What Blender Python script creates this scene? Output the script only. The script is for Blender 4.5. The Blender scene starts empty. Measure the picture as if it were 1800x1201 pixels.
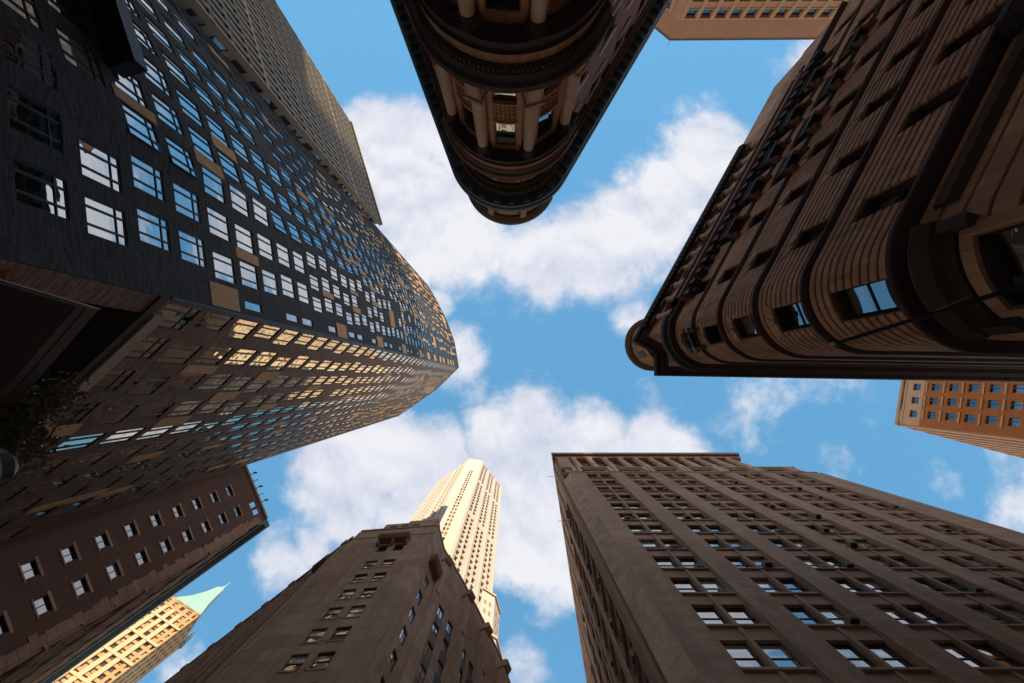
import bpy, math, random
from mathutils import Vector, Matrix
random.seed(7)
SC = bpy.context.scene
COL = SC.collection
R = math.radians

# ------------------------------------------------------------------ camera
# the photographer stands on the street (eye at the origin, ground at z = -1.6) and looks almost straight up
TILT = math.atan(67.5 / 800.0)
cam_d = bpy.data.cameras.new('camera'); cam = bpy.data.objects.new('camera', cam_d); COL.objects.link(cam)
cam_d.sensor_width = 36; cam_d.lens = 16.0; cam_d.clip_start = .05; cam_d.clip_end = 5000; cam_d.shift_x = 2 / 1800
ct, st = math.cos(TILT), math.sin(TILT)
cam.matrix_world = Matrix(((1, 0, 0, 0), (0, -ct, st, 0), (0, -st, -ct, 0), (0, 0, 0, 1)))
SC.camera = cam

# ------------------------------------------------------------------ sun, sky, exposure
SUN_EL, SUN_AZ = R(23), R(1)
S = Vector((math.cos(SUN_EL) * math.sin(SUN_AZ), -math.cos(SUN_EL) * math.cos(SUN_AZ), math.sin(SUN_EL)))
sd = bpy.data.lights.new('sun', 'SUN'); sun = bpy.data.objects.new('sun', sd); COL.objects.link(sun)
sd.energy = 2.0; sd.angle = R(.5); sd.color = (1.0, .82, .59)
sun.rotation_euler = S.to_track_quat('Z', 'Y').to_euler(); sun.location = S * 400
SC.view_settings.view_transform = 'Standard'; SC.view_settings.look = 'None'
SC.view_settings.exposure = 2.15; SC.view_settings.gamma = 1.0

W = bpy.data.worlds.new('World'); SC.world = W; W.use_nodes = True
wt = W.node_tree; wt.nodes.clear()
def wn(t, **k):
    n = wt.nodes.new(t)
    for a, b in k.items(): setattr(n, a, b)
    return n
def wl(a, b): wt.links.new(a, b)
def wmath(op, a, b=None, c=None, clamp=False):
    n = wn('ShaderNodeMath', operation=op, use_clamp=clamp)
    for i, v in enumerate((a, b, c)):
        if v is None: continue
        if isinstance(v, (int, float)): n.inputs[i].default_value = v
        else: wl(v, n.inputs[i])
    return n.outputs[0]
sky = wn('ShaderNodeTexSky', sky_type='NISHITA'); sky.sun_disc = False
sky.sun_elevation = SUN_EL; sky.sun_rotation = R(180) - SUN_AZ; sky.air_density = 1.0; sky.dust_density = .1; sky.ozone_density = 1.8
tc = wn('ShaderNodeTexCoord'); sx = wn('ShaderNodeSeparateXYZ'); wl(tc.outputs['Generated'], sx.inputs[0])
zc = wmath('MAXIMUM', sx.outputs[2], .06)
px, py = wmath('DIVIDE', sx.outputs[0], zc), wmath('DIVIDE', sx.outputs[1], zc)     # the flat cloud deck, seen from below
cp = wn('ShaderNodeCombineXYZ'); wl(px, cp.inputs[0]); wl(py, cp.inputs[1])
def wnoise(scale, detail, rough, dist=0.0, off=(0, 0, 0), src=None):
    mp = wn('ShaderNodeMapping'); mp.inputs['Location'].default_value = off
    wl(src or cp.outputs[0], mp.inputs[0])
    n = wn('ShaderNodeTexNoise'); n.inputs['Scale'].default_value = scale; n.inputs['Detail'].default_value = detail
    n.inputs['Roughness'].default_value = rough; n.inputs['Distortion'].default_value = dist
    wl(mp.outputs[0], n.inputs['Vector']); return n
# domain warp
wp = wnoise(3.1, 4, .55, off=(3, 1, 7))
vs = wn('ShaderNodeVectorMath', operation='SUBTRACT'); wl(wp.outputs['Color'], vs.inputs[0]); vs.inputs[1].default_value = (.5, .5, .5)
vm = wn('ShaderNodeVectorMath', operation='SCALE'); wl(vs.outputs[0], vm.inputs[0]); vm.inputs['Scale'].default_value = .16
va = wn('ShaderNodeVectorMath', operation='ADD'); wl(cp.outputs[0], va.inputs[0]); wl(vm.outputs[0], va.inputs[1])
# cumulus banks: (x, y, radius, weight) on the deck at unit height
BANKS = [(-.30, -.52, .17, 1), (-.20, -.40, .16, 1), (-.23, -.28, .13, 1), (-.08, -.27, .15, 1), (-.12, -.52, .14, .9), (.05, -.26, .15, 1), (.18, -.28, .17, 1),
         (.30, -.36, .18, 1), (.44, -.50, .15, 1), (.36, -.42, .14, 1), (.26, -.13, .07, .6), (-.155, -.16, .055, .75), (-.11, -.03, .085, .75), (-.07, .03, .05, .6),
         (-.38, .19, .14, .95), (-.27, .17, .15, 1), (-.15, .17, .13, 1), (-.20, .29, .13, .95), (-.33, .27, .12, .85), (.00, .14, .14, 1), (.05, .09, .09, 1), (.16, .16, .15, 1), (.30, .14, .12, 1), (.36, .155, .10, .9), (.08, .22, .18, 1),
         (.03, .33, .15, .95), (.09, .37, .13, .9), (.06, .44, .10, .7), (-.48, .38, .10, .75), (-.41, .34, .08, .7), (.27, .05, .08, .5), (.56, .05, .10, .34), (.47, .08, .06, .3), (.70, .15, .07, .3), (1.09, .29, .10, .8), (.96, .22, .07, .4), (-.01, .60, .09, .7), (-.68, .62, .10, .4), (.85, -.35, .34, 1), (.82, -.69, .22, 1), (.95, -.55, .25, 1), (1.05, -.75, .32, 1), (.72, -.12, .18, .9), (-.22, .72, .24, 1), (-.05, .95, .3, 1), (-.55, -.25, .22, .9), (.55, .45, .25, .9)]  # the last, large banks are unseen, added to brighten window reflections and street
bias = None
for (bx, by, br, bw) in BANKS:
    dn = wn('ShaderNodeVectorMath', operation='DISTANCE'); wl(va.outputs[0], dn.inputs[0]); dn.inputs[1].default_value = (bx, by, 0)
    mr = wn('ShaderNodeMapRange', interpolation_type='SMOOTHSTEP'); wl(dn.outputs['Value'], mr.inputs[0])
    mr.inputs[1].default_value = br * 1.25; mr.inputs[2].default_value = br * .25; mr.inputs[3].default_value = 0; mr.inputs[4].default_value = bw
    bias = mr.outputs[0] if bias is None else wmath('MAXIMUM', bias, mr.outputs[0])
rr = wn('ShaderNodeVectorMath', operation='LENGTH'); wl(cp.outputs[0], rr.inputs[0])
ro = wn('ShaderNodeMapRange', interpolation_type='SMOOTHSTEP'); wl(rr.outputs['Value'], ro.inputs[0]); ro.inputs[1].default_value = .9; ro.inputs[2].default_value = 1.35; ro.inputs[4].default_value = .95  # cloud cover beyond the view, thickened for more ambient light
bias = wmath('MAXIMUM', bias, ro.outputs[0])
fb = wnoise(4.2, 10, .60, .25, off=(1.3, 4.1, 0)); fb2 = wnoise(4.2, 5, .55, .25, off=(1.3, 4.135, 0)); fb3 = wnoise(4.2, 5, .55, .25, off=(1.3, 4.1, 0))
fine = wnoise(17, 7, .66, .3, off=(7, 2, 0))
dens = wmath('ADD', bias, wmath('MULTIPLY', wmath('SUBTRACT', fb.outputs['Fac'], .5), 1.6))
dens = wmath('ADD', dens, wmath('MULTIPLY', wmath('SUBTRACT', fine.outputs['Fac'], .5), .72))
cm = wn('ShaderNodeMapRange', interpolation_type='SMOOTHSTEP'); wl(dens, cm.inputs[0]); cm.inputs[1].default_value = .15; cm.inputs[2].default_value = .82; cm.inputs[4].default_value = .96
shade = wnoise(3.2, 8, .6, .4, off=(9, 5, 0))
cr = wn('ShaderNodeValToRGB'); rel = wmath('MULTIPLY', wmath('SUBTRACT', fb3.outputs['Fac'], fb2.outputs['Fac']), 1.3)
wl(wmath('ADD', wmath('ADD', wmath('MULTIPLY', shade.outputs['Fac'], .8), wmath('MULTIPLY', dens, .10)), rel), cr.inputs[0])
cr.color_ramp.elements[0].position = .30; cr.color_ramp.elements[0].color = (.143, .152, .182, 1)
cr.color_ramp.elements[1].position = .60; cr.color_ramp.elements[1].color = (.203, .202, .211, 1)
sk = wn('ShaderNodeMixRGB', blend_type='MULTIPLY'); sk.inputs[0].default_value = 1; gm = wn('ShaderNodeGamma'); gm.inputs[1].default_value = .25; wl(sky.outputs[0], gm.inputs[0]); wl(gm.outputs[0], sk.inputs[1]); sk.inputs[2].default_value = (.0355, .0870, .131, 1)
mx = wn('ShaderNodeMixRGB'); wl(cm.outputs[0], mx.inputs[0]); wl(sk.outputs[0], mx.inputs[1]); wl(cr.outputs[0], mx.inputs[2])
bg = wn('ShaderNodeBackground'); bg.inputs[1].default_value = 1.0; wl(mx.outputs[0], bg.inputs[0])
wo = wn('ShaderNodeOutputWorld'); wl(bg.outputs[0], wo.inputs[0])

# ------------------------------------------------------------------ materials
def mat(name, col, rough=.85, var=.18, vscale=.6, bump=.0, bscale=30, brick=None, metallic=0.0, spec=.4, streak=.0, col2=None, grain=.08, stain=.0):
    """stone / brick / metal: UV is metres along the wall and metres up"""
    m = bpy.data.materials.new(name); m.use_nodes = True; t = m.node_tree; N = t.nodes; Lk = t.links.new
    b = N['Principled BSDF']; b.inputs['Roughness'].default_value = rough; b.inputs['Metallic'].default_value = metallic
    b.inputs['Specular IOR Level'].default_value = spec
    tcn = N.new('ShaderNodeTexCoord'); uv = tcn.outputs['UV']; ob = tcn.outputs['Object']
    def noise(sc, det, src, ro=.55):
        n = N.new('ShaderNodeTexNoise'); n.inputs['Scale'].default_value = sc; n.inputs['Detail'].default_value = det; n.inputs['Roughness'].default_value = ro
        Lk(src, n.inputs['Vector']); return n.outputs['Fac']
    def mth(op, a, bb):
        n = N.new('ShaderNodeMath'); n.operation = op
        for i, v in enumerate((a, bb)):
            if isinstance(v, (int, float)): n.inputs[i].default_value = v
            else: Lk(v, n.inputs[i])
        return n.outputs[0]
    base = N.new('ShaderNodeRGB'); base.outputs[0].default_value = (*col, 1); cur = base.outputs[0]
    h = None
    if brick:
        bw, bh, mo = brick[:3]
        bt = N.new('ShaderNodeTexBrick'); bt.inputs['Scale'].default_value = 1; bt.inputs['Brick Width'].default_value = bw; bt.inputs['Row Height'].default_value = bh
        bt.inputs['Mortar Size'].default_value = mo; bt.inputs['Mortar Smooth'].default_value = .2; bt.inputs['Bias'].default_value = 0
        c2 = col2 or tuple(c * (1 - 1.6 * var) for c in col)
        bt.inputs['Color1'].default_value = (*col, 1); bt.inputs['Color2'].default_value = (*c2, 1)
        k = brick[3] if len(brick) > 3 else .45
        bt.inputs['Mortar'].default_value = (*[c * k for c in col], 1)
        
        if len(brick) > 4:
            o2 = N.new('ShaderNodeObjectInfo'); mu = mth('MULTIPLY', o2.outputs['Random'], 9.0); cx = N.new('ShaderNodeCombineXYZ'); Lk(mu, cx.inputs[0]); Lk(mu, cx.inputs[1]); av = N.new('ShaderNodeVectorMath'); av.operation = 'ADD'; Lk(uv, av.inputs[0]); Lk(cx.outputs[0], av.inputs[1]); uv = av.outputs[0]
        Lk(uv, bt.inputs['Vector']); cur = bt.outputs['Color']; h = mth('SUBTRACT', 1, bt.outputs['Fac'])
    f = noise(vscale, 5, ob)
    f2 = noise(bscale * .35, 3, ob)
    ff = mth('ADD', mth('MULTIPLY', mth('SUBTRACT', f, .5), var * 3.2), mth('MULTIPLY', mth('SUBTRACT', f2, .5), grain * 3))
    if streak:
        mp = N.new('ShaderNodeMapping'); mp.inputs['Scale'].default_value = (1.3, 1.3, .05); Lk(ob, mp.inputs[0])
        ff = mth('ADD', ff, mth('MULTIPLY', mth('SUBTRACT', noise(1.0, 6, mp.outputs[0], .65), .5), streak * 3))
    oi = N.new('ShaderNodeObjectInfo'); ff = mth('ADD', ff, mth('MULTIPLY', mth('SUBTRACT', oi.outputs['Random'], .5), var * .9))
    gain = mth('ADD', ff, 1.0)
    hs = N.new('ShaderNodeMixRGB'); hs.blend_type = 'MULTIPLY'; hs.inputs[0].default_value = 1; Lk(cur, hs.inputs[1])
    cc = N.new('ShaderNodeCombineXYZ'); [Lk(gain, cc.inputs[i]) for i in range(3)]; Lk(cc.outputs[0], hs.inputs[2]); cur = hs.outputs[0]
    if stain:
        mp = N.new('ShaderNodeMapping'); mp.inputs['Scale'].default_value = (.9, .9, .12); mp.inputs['Location'].default_value = (5, 2, 9); Lk(ob, mp.inputs[0])
        sn = noise(.8, 7, mp.outputs[0], .7); rp = N.new('ShaderNodeMapRange'); Lk(sn, rp.inputs[0]); rp.inputs[1].default_value = .52; rp.inputs[2].default_value = .72; rp.inputs[4].default_value = stain
        sm = N.new('ShaderNodeMixRGB'); Lk(rp.outputs[0], sm.inputs[0]); Lk(cur, sm.inputs[1]); sm.inputs[2].default_value = (*[c * .38 for c in col], 1); cur = sm.outputs[0]
    Lk(cur, b.inputs['Base Color'])
    rn = N.new('ShaderNodeMapRange'); Lk(f2, rn.inputs[0]); rn.inputs[3].default_value = max(.02, rough - .12); rn.inputs[4].default_value = min(1, rough + .1); Lk(rn.outputs[0], b.inputs['Roughness'])
    if bump:
        hh = noise(bscale, 4, ob)
        if h is not None: hh = mth('ADD', mth('MULTIPLY', hh, .5), mth('MULTIPLY', h, 1.0))
        bp = N.new('ShaderNodeBump'); bp.inputs['Strength'].default_value = bump; bp.inputs['Distance'].default_value = .02; Lk(hh, bp.inputs['Height']); Lk(bp.outputs[0], b.inputs['Normal'])
    return m

def glass(name, tint=(.55, .60, .64), refl=.55, dark=(.012, .014, .016), blind=None, pblind=.0, wav=.06, rough=.02):
    """window glass: coated mirror over a dark room; some panes show a blind; gently uneven so reflections wobble"""
    m = bpy.data.materials.new(name); m.use_nodes = True; t = m.node_tree; N = t.nodes; Lk = t.links.new
    N.remove(N['Principled BSDF']); out = N['Material Output']
    tcn = N.new('ShaderNodeTexCoord'); oi = N.new('ShaderNodeObjectInfo'); ge = N.new('ShaderNodeNewGeometry')
    ad = N.new('ShaderNodeMath'); ad.operation = 'ADD'; Lk(oi.outputs['Random'], ad.inputs[0]); Lk(ge.outputs['Random Per Island'], ad.inputs[1])
    fr = N.new('ShaderNodeMath'); fr.operation = 'FRACT'; Lk(ad.outputs[0], fr.inputs[0])
    n = N.new('ShaderNodeTexNoise'); n.inputs['Scale'].default_value = .9; n.inputs['Detail'].default_value = 1.0; Lk(tcn.outputs['Object'], n.inputs['Vector'])
    bp = N.new('ShaderNodeBump'); bp.inputs['Strength'].default_value = wav; bp.inputs['Distance'].default_value = .25; Lk(n.outputs['Fac'], bp.inputs['Height'])
    gl = N.new('ShaderNodeBsdfGlossy'); gl.inputs['Color'].default_value = (*tint, 1); gl.inputs['Roughness'].default_value = rough; Lk(bp.outputs[0], gl.inputs['Normal'])
    df = N.new('ShaderNodeBsdfDiffuse')
    th = N.new('ShaderNodeMath'); th.operation = 'LESS_THAN'; Lk(fr.outputs[0], th.inputs[0]); th.inputs[1].default_value = pblind
    sz_ = N.new('ShaderNodeSeparateXYZ'); Lk(tcn.outputs['Object'], sz_.inputs[0]); m7 = N.new('ShaderNodeMath'); m7.operation = 'MULTIPLY'; Lk(fr.outputs[0], m7.inputs[0]); m7.inputs[1].default_value = 17.3; f7 = N.new('ShaderNodeMath'); f7.operation = 'FRACT'; Lk(m7.outputs[0], f7.inputs[0]); h7 = N.new('ShaderNodeMath'); h7.operation = 'MULTIPLY'; Lk(f7.outputs[0], h7.inputs[0]); h7.inputs[1].default_value = 2.1; g7 = N.new('ShaderNodeMath'); g7.operation = 'GREATER_THAN'; Lk(sz_.outputs[2], g7.inputs[0]); Lk(h7.outputs[0], g7.inputs[1]); t7 = N.new('ShaderNodeMath'); t7.operation = 'MULTIPLY'; Lk(th.outputs[0], t7.inputs[0]); Lk(g7.outputs[0], t7.inputs[1]); th = t7
    mc = N.new('ShaderNodeMixRGB'); Lk(th.outputs[0], mc.inputs[0]); mc.inputs[1].default_value = (*dark, 1); mc.inputs[2].default_value = (*(blind or (.3, .29, .27)), 1); Lk(mc.outputs[0], df.inputs['Color'])
    lw = N.new('ShaderNodeFresnel'); lw.inputs['IOR'].default_value = 1.6; Lk(bp.outputs[0], lw.inputs['Normal'])
    mr = N.new('ShaderNodeMapRange'); Lk(lw.outputs[0], mr.inputs[0]); mr.inputs[1].default_value = .04; mr.inputs[2].default_value = .8; mr.inputs[3].default_value = refl; mr.inputs[4].default_value = 1
    ms = N.new('ShaderNodeMixShader'); Lk(mr.outputs[0], ms.inputs[0]); Lk(df.outputs[0], ms.inputs[1]); Lk(gl.outputs[0], ms.inputs[2]); Lk(ms.outputs[0], out.inputs['Surface'])
    return m

MT = {}
MT['brick_skylit'] = mat('brick_skylit', (.125, .121, .113), .8, .10, .25, .35, 40, brick=(.60, .10, .012, .35), col2=(.060, .059, .056), spec=.12, streak=.06)  # tower's one brick: cool sky sheen of this face put into colour
MT['brick_warmlit'] = mat('brick_warmlit', (.32, .18, .11), .72, .16, .25, .35, 40, brick=(.60, .10, .012, .45), col2=(0.121, 0.063, 0.037), spec=.4, streak=.10)  # same brick, with the other face's warm bounce light put into colour
MT['tan_brick'] = mat('tan_brick', (.80, .50, .235), .8, .07, .4, .35, 40, brick=(.08, .24, .012, .62), col2=(0.605, 0.316, 0.129))
MT['black_metal'] = mat('black_metal', (.022, .024, .026), .42, .12, 1, metallic=.35)
MT['grey_metal'] = mat('grey_metal', (.24, .245, .25), .4, .10, .3, metallic=.5)
MT['fin'] = mat('fin', (.42, .33, .215), .55, .08, .3)
MT['dark_panel'] = mat('dark_panel', (.085, .085, .085), .5, .15, .4)
MT['concrete'] = mat('concrete', (0.440, 0.307, 0.218), .85, .16, .5, .3, 25, streak=.12)
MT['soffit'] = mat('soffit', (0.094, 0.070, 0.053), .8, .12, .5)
MT['brownstone'] = mat('brownstone', (.47, .33, .232), .88, .15, .22, .3, 22, brick=(1.5, .62, .02, .6), col2=(0.440, 0.265, 0.164), streak=.24, stain=.4)
MT['brownstone_trim'] = mat('brownstone_trim', (.45, .31, .215), .88, .15, .5, .3, 22, streak=.14, stain=.35)
MT['quoin'] = mat('quoin', (.64, .45, .31), .88, .26, .8, .25, 22, streak=.06)
MT['rust'] = mat('rust', (.66, .41, .255), .88, .20, .5, .4, 22, brick=(1.25, 400, .014, .45, 1), col2=(.50, .29, .17), streak=.22, stain=.6)
MT['rust_wall'] = mat('rust_wall', (.085, .055, .04), .9, .12, .4, .2, 22)  # near-black: dark of the sunk joints and window reveals put into the colour
MT['old_copper'] = mat('old_copper', (.11, .155, .165), .6, .28, .8, .3, 14, metallic=.15)
MT['dark_iron'] = mat('dark_iron', (.04, .036, .033), .65, .2, 1.5, .4, 18)
MT['terracotta'] = mat('terracotta', (.72, .38, .19), .8, .13, .7, .2, 26, brick=(.6, .42, .008, .75), col2=(0.572, 0.260, 0.121), stain=.25)
MT['terracotta_col'] = mat('terracotta_col', (.74, .47, .28), .8, .12, .9, .2, 26, stain=.2)
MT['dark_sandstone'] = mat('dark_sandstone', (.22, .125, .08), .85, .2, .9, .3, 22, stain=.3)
MT['dark_trim'] = mat('dark_trim', (.085, .055, .042), .85, .25, .9, .3, 22, stain=.3)  # near-black stone for cornices, strings, hoods and capitals
MT['red_brick'] = mat('red_brick', (.34, .15, .09), .85, .15, .5, .3, 40, brick=(.22, .075, .012, 1.5), col2=(.26, .11, .066))
MT['pale_stone'] = mat('pale_stone', (.78, .70, .64), .85, .16, .8, .25, 22, stain=.3)
MT['ornament'] = mat('ornament', (.46, .20, .095), .85, .2, 1, .9, 12)
MT['limestone'] = mat('limestone', (.50, .36, .25), .88, .13, .25, .25, 22, brick=(2.6, 1.9, .03, .45), col2=(0.407, 0.274, 0.179), streak=.24, stain=.3)
MT['limestone_trim'] = mat('limestone_trim', (.45, .32, .22), .88, .16, .5, .25, 22, stain=.4)
MT['cream'] = mat('cream', (.45, .405, .35), .85, .06, .2, .1, 20, streak=.05)
MT['cream_trim'] = mat('cream_trim', (.46, .38, .29), .85, .08, .2)
MT['gold_brick'] = mat('gold_brick', (.39, .235, .105), .85, .08, .2)
MT['gold_stone'] = mat('gold_stone', (.48, .36, .215), .85, .07, .2)
MT['verdigris'] = mat('verdigris', (.20, .34, .31), .7, .10, .3)
MT['maroon_brick'] = mat('maroon_brick', (.165, .088, .062), .9, .16, .35, .3, 40, brick=(.22, .075, .012, 1.25), col2=(0.127, 0.060, 0.039), stain=.35)
MT['lintel'] = mat('lintel', (0.462, 0.298, 0.199), .88, .2, .8, .2, 20, stain=.3)
MT['stucco'] = mat('stucco', (0.396, 0.237, 0.152), .92, .22, .8, .4, 14, stain=.4)
MT['orange_brick'] = mat('orange_brick', (.64, .215, .055), .85, .10, .4, .2, 40, brick=(.4, .13, .02, .8), col2=(.54, .17, .045))
MT['cream_panel'] = mat('cream_panel', (.74, .46, .25), .8, .06, .3)
MT['ribbed'] = mat('ribbed', (.40, .20, .10), .8, .08, .3)
MT['asphalt'] = mat('asphalt', (.05, .05, .05), .9, .15, .5)
MT['setts'] = mat('setts', (.38, .35, .31), .85, .15, .5, .3, 20, brick=(.24, .14, .02, .5))  # road made pale granite in place of asphalt, to bounce light upwards
MT['context'] = mat('context', (.58, .48, .38), .85, .15, .1, brick=(3.0, 3.6, .9, .55))
MT['ac_case'] = mat('ac_case', (.33, .30, .26), .6, .3, 2)
MT['ac_grille'] = mat('ac_grille', (.025, .025, .025), .6, .1, 2)
MT['white_metal'] = mat('white_metal', (.62, .63, .63), .5, .1, 1)
MT['leaf'] = mat('leaf', (.13, .11, .04), .7, .35, 2)
MT['leaf_red'] = mat('leaf_red', (.36, .15, .05), .7, .35, 2)
MT['bark'] = mat('bark', (.06, .045, .035), .9, .2, 2)
MT['glass_a'] = glass('glass_a', (.80, .84, .86), .60, blind=(.36, .35, .33), pblind=.25, wav=.06)
MT['glass_b'] = glass('glass_b', (.96, .83, .64), .68, blind=(.36, .33, .28), pblind=.2, wav=.06)  # warm tint puts gold of the reflected light into the glass colour
MT['glass_old'] = glass('glass_old', (.80, .84, .86), .36, blind=(.42, .40, .36), pblind=.42, wav=.07)
MT['glass_dark'] = glass('glass_dark', (.60, .64, .66), .22, wav=.05)
MT['glass_far'] = glass('glass_far', (.7, .62, .5), .14, dark=(.07, .05, .035), blind=(.42, .28, .14), pblind=.55, wav=.02)
MT['glass_blue'] = glass('glass_blue', (.50, .62, .70), .30, dark=(.01, .02, .025), wav=.03)
MT['frame_dark'] = mat('frame_dark', (.025, .027, .028), .45, .1, 1)
MT['frame_bronze'] = mat('frame_bronze', (.055, .045, .038), .5, .15, 1)
MT['frame_tan'] = mat('frame_tan', (.28, .20, .13), .7, .1, 1)
MT['frame_pale'] = mat('frame_pale', (.40, .38, .35), .7, .1, 1)

# ------------------------------------------------------------------ geometry helpers
class Curve:
    """plan line of a wall; offsets go outwards, away from the inside point"""
    def __init__(s, pts, inside):
        s.p = [Vector(q) for q in pts]; ns = []
        k = len(s.p) // 2; a, b = s.p[max(0, k - 1)], s.p[max(1, k)] if k else s.p[1]
        d = (b - a).normalized(); n = Vector((d.y, -d.x)); sg = 1 if n.dot((a + b) / 2 - Vector(inside)) > 0 else -1
        for a, b in zip(s.p, s.p[1:]):
            d = (b - a).normalized(); ns.append(Vector((d.y, -d.x)) * sg)
        s.n = ns; s.m = []
        for i in range(len(s.p)):
            if i == 0: s.m.append(ns[0])
            elif i == len(s.p) - 1: s.m.append(ns[-1])
            else: s.m.append((ns[i - 1] + ns[i]) / max(.25, 1 + ns[i - 1].dot(ns[i])))
        s.s = [0]
        for a, b in zip(s.p, s.p[1:]): s.s.append(s.s[-1] + (b - a).length)
        s.L = s.s[-1]
    def seg(s, t):
        for i in range(len(s.p) - 1):
            if t <= s.s[i + 1] + 1e-9: return i
        return len(s.p) - 2
    def at(s, t, off=0):
        i = s.seg(t); k = (t - s.s[i]) / (s.s[i + 1] - s.s[i])
        return (s.p[i] + s.m[i] * off).lerp(s.p[i + 1] + s.m[i + 1] * off, k)
    def nrm(s, t): return s.n[s.seg(t)]
    def rng(s, a, b): return [a] + [x for x in s.s if a + 1e-4 < x < b - 1e-4] + [b]

def arc(c, r, a0, a1, n):
    return [(c[0] + r * math.cos(R(a0 + (a1 - a0) * i / n)), c[1] + r * math.sin(R(a0 + (a1 - a0) * i / n))) for i in range(n + 1)]

class MB:
    def __init__(s): s.v = []; s.f = []; s.mi = []
    def face(s, pts, mi=0):
        k = len(s.v); s.v += [tuple(p) for p in pts]; s.f.append(tuple(range(k, k + len(pts)))); s.mi.append(mi)
    def hexa(s, b, t, mi=0):
        """box from 4 bottom and 4 top points"""
        k = len(s.v); s.v += [tuple(p) for p in b] + [tuple(p) for p in t]
        for q in ((3, 2, 1, 0), (4, 5, 6, 7), (0, 1, 5, 4), (1, 2, 6, 5), (2, 3, 7, 6), (3, 0, 4, 7)):
            s.f.append(tuple(k + i for i in q)); s.mi.append(mi)
    def box(s, x0, x1, y0, y1, z0, z1, mi=0):
        c = ((x0, y0), (x1, y0), (x1, y1), (x0, y1)); s.hexa([(*q, z0) for q in c], [(*q, z1) for q in c], mi)
    def prism(s, poly, z0, z1, mi=0):
        n = len(poly); k = len(s.v); s.v += [(x, y, z0) for x, y in poly] + [(x, y, z1) for x, y in poly]
        s.f += [tuple(range(k + n - 1, k - 1, -1)), tuple(range(k + n, k + 2 * n))]; s.mi += [mi, mi]
        for i in range(n):
            j = (i + 1) % n; s.f.append((k + i, k + j, k + n + j, k + n + i)); s.mi.append(mi)
    def sweep(s, cv, prof, s0, s1, mi=0, cap=True):
        """closed (offset, z) profile swept along a plan line"""
        ss = cv.rng(max(0, s0), min(cv.L, s1)); n = len(prof); k = len(s.v)
        for t in ss:
            for o, z in prof:
                q = cv.at(t, o); s.v.append((q.x, q.y, z))
        for i in range(len(ss) - 1):
            for j in range(n):
                j2 = (j + 1) % n; s.f.append((k + i * n + j, k + i * n + j2, k + (i + 1) * n + j2, k + (i + 1) * n + j)); s.mi.append(mi)
        if cap:
            s.f.append(tuple(range(k, k + n))); s.f.append(tuple(range(k + (len(ss) - 1) * n, k + len(ss) * n))); s.mi += [mi, mi]
    def cbox(s, cv, s0, s1, z0, z1, o0, o1, mi=0): s.sweep(cv, [(o0, z0), (o1, z0), (o1, z1), (o0, z1)], s0, s1, mi)
    def lathe(s, c, prof, n=14, mi=0):
        k = len(s.v)
        for r, z in prof:
            for i in range(n):
                a = 2 * math.pi * i / n; s.v.append((c[0] + r * math.cos(a), c[1] + r * math.sin(a), z))
        for j in range(len(prof) - 1):
            for i in range(n):
                i2 = (i + 1) % n; s.f.append((k + j * n + i, k + j * n + i2, k + (j + 1) * n + i2, k + (j + 1) * n + i)); s.mi.append(mi)
        s.f.append(tuple(range(k, k + n))); s.f.append(tuple(range(k + (len(prof) - 1) * n, k + len(prof) * n))); s.mi += [mi, mi]
    def tube(s, pts, r, n=8, mi=0):
        k = len(s.v); P = [Vector(p) for p in pts]
        for i, p in enumerate(P):
            d = (P[min(i + 1, len(P) - 1)] - P[max(i - 1, 0)]).normalized(); u = d.orthogonal().normalized(); w = d.cross(u)
            rr = r[i] if isinstance(r, (list, tuple)) else r
            for j in range(n):
                a = 2 * math.pi * j / n; s.v.append(tuple(p + u * rr * math.cos(a) + w * rr * math.sin(a)))
        for i in range(len(P) - 1):
            for j in range(n):
                j2 = (j + 1) % n; s.f.append((k + i * n + j, k + i * n + j2, k + (i + 1) * n + j2, k + (i + 1) * n + j)); s.mi.append(mi)
        s.f.append(tuple(range(k, k + n))); s.f.append(tuple(range(k + (len(P) - 1) * n, k + len(P) * n))); s.mi += [mi, mi]
    def scroll(s, c, n, r, w, z, mi=0, turns=20):
        """a volute: a fat disc standing in the plane (n, z), w thick across"""
        c = Vector(c); n = Vector((n[0], n[1], 0)); u = Vector((-n.y, n.x, 0)); k = len(s.v)
        for e in (-w / 2, w / 2):
            for i in range(turns):
                a = 2 * math.pi * i / turns; q = c + u * e + n * (r * math.cos(a)) + Vector((0, 0, z + r * math.sin(a))); s.v.append(tuple(q))
        s.f += [tuple(range(k, k + turns)), tuple(range(k + turns, k + 2 * turns))]; s.mi += [mi, mi]
        for i in range(turns):
            j = (i + 1) % turns; s.f.append((k + i, k + j, k + turns + j, k + turns + i)); s.mi.append(mi)
    def mesh(s, name, mats):
        me = bpy.data.meshes.new(name); me.from_pydata(s.v, [], s.f)
        for m in mats: me.materials.append(MT[m])
        if len(mats) > 1: me.polygons.foreach_set('material_index', s.mi)
        uv = me.uv_layers.new(name='wall'); buf = [0.0] * (2 * len(me.loops)); V = s.v
        for p in me.polygons:
            n = p.normal
            if abs(n.z) > .7:
                for li, vi in zip(p.loop_indices, p.vertices): buf[2 * li] = V[vi][0]; buf[2 * li + 1] = V[vi][1]
            else:
                l = math.hypot(n.x, n.y) or 1; tx, ty = -n.y / l, n.x / l
                for li, vi in zip(p.loop_indices, p.vertices): buf[2 * li] = V[vi][0] * tx + V[vi][1] * ty; buf[2 * li + 1] = V[vi][2]
        uv.data.foreach_set('uv', buf); me.update(); return me

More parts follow.
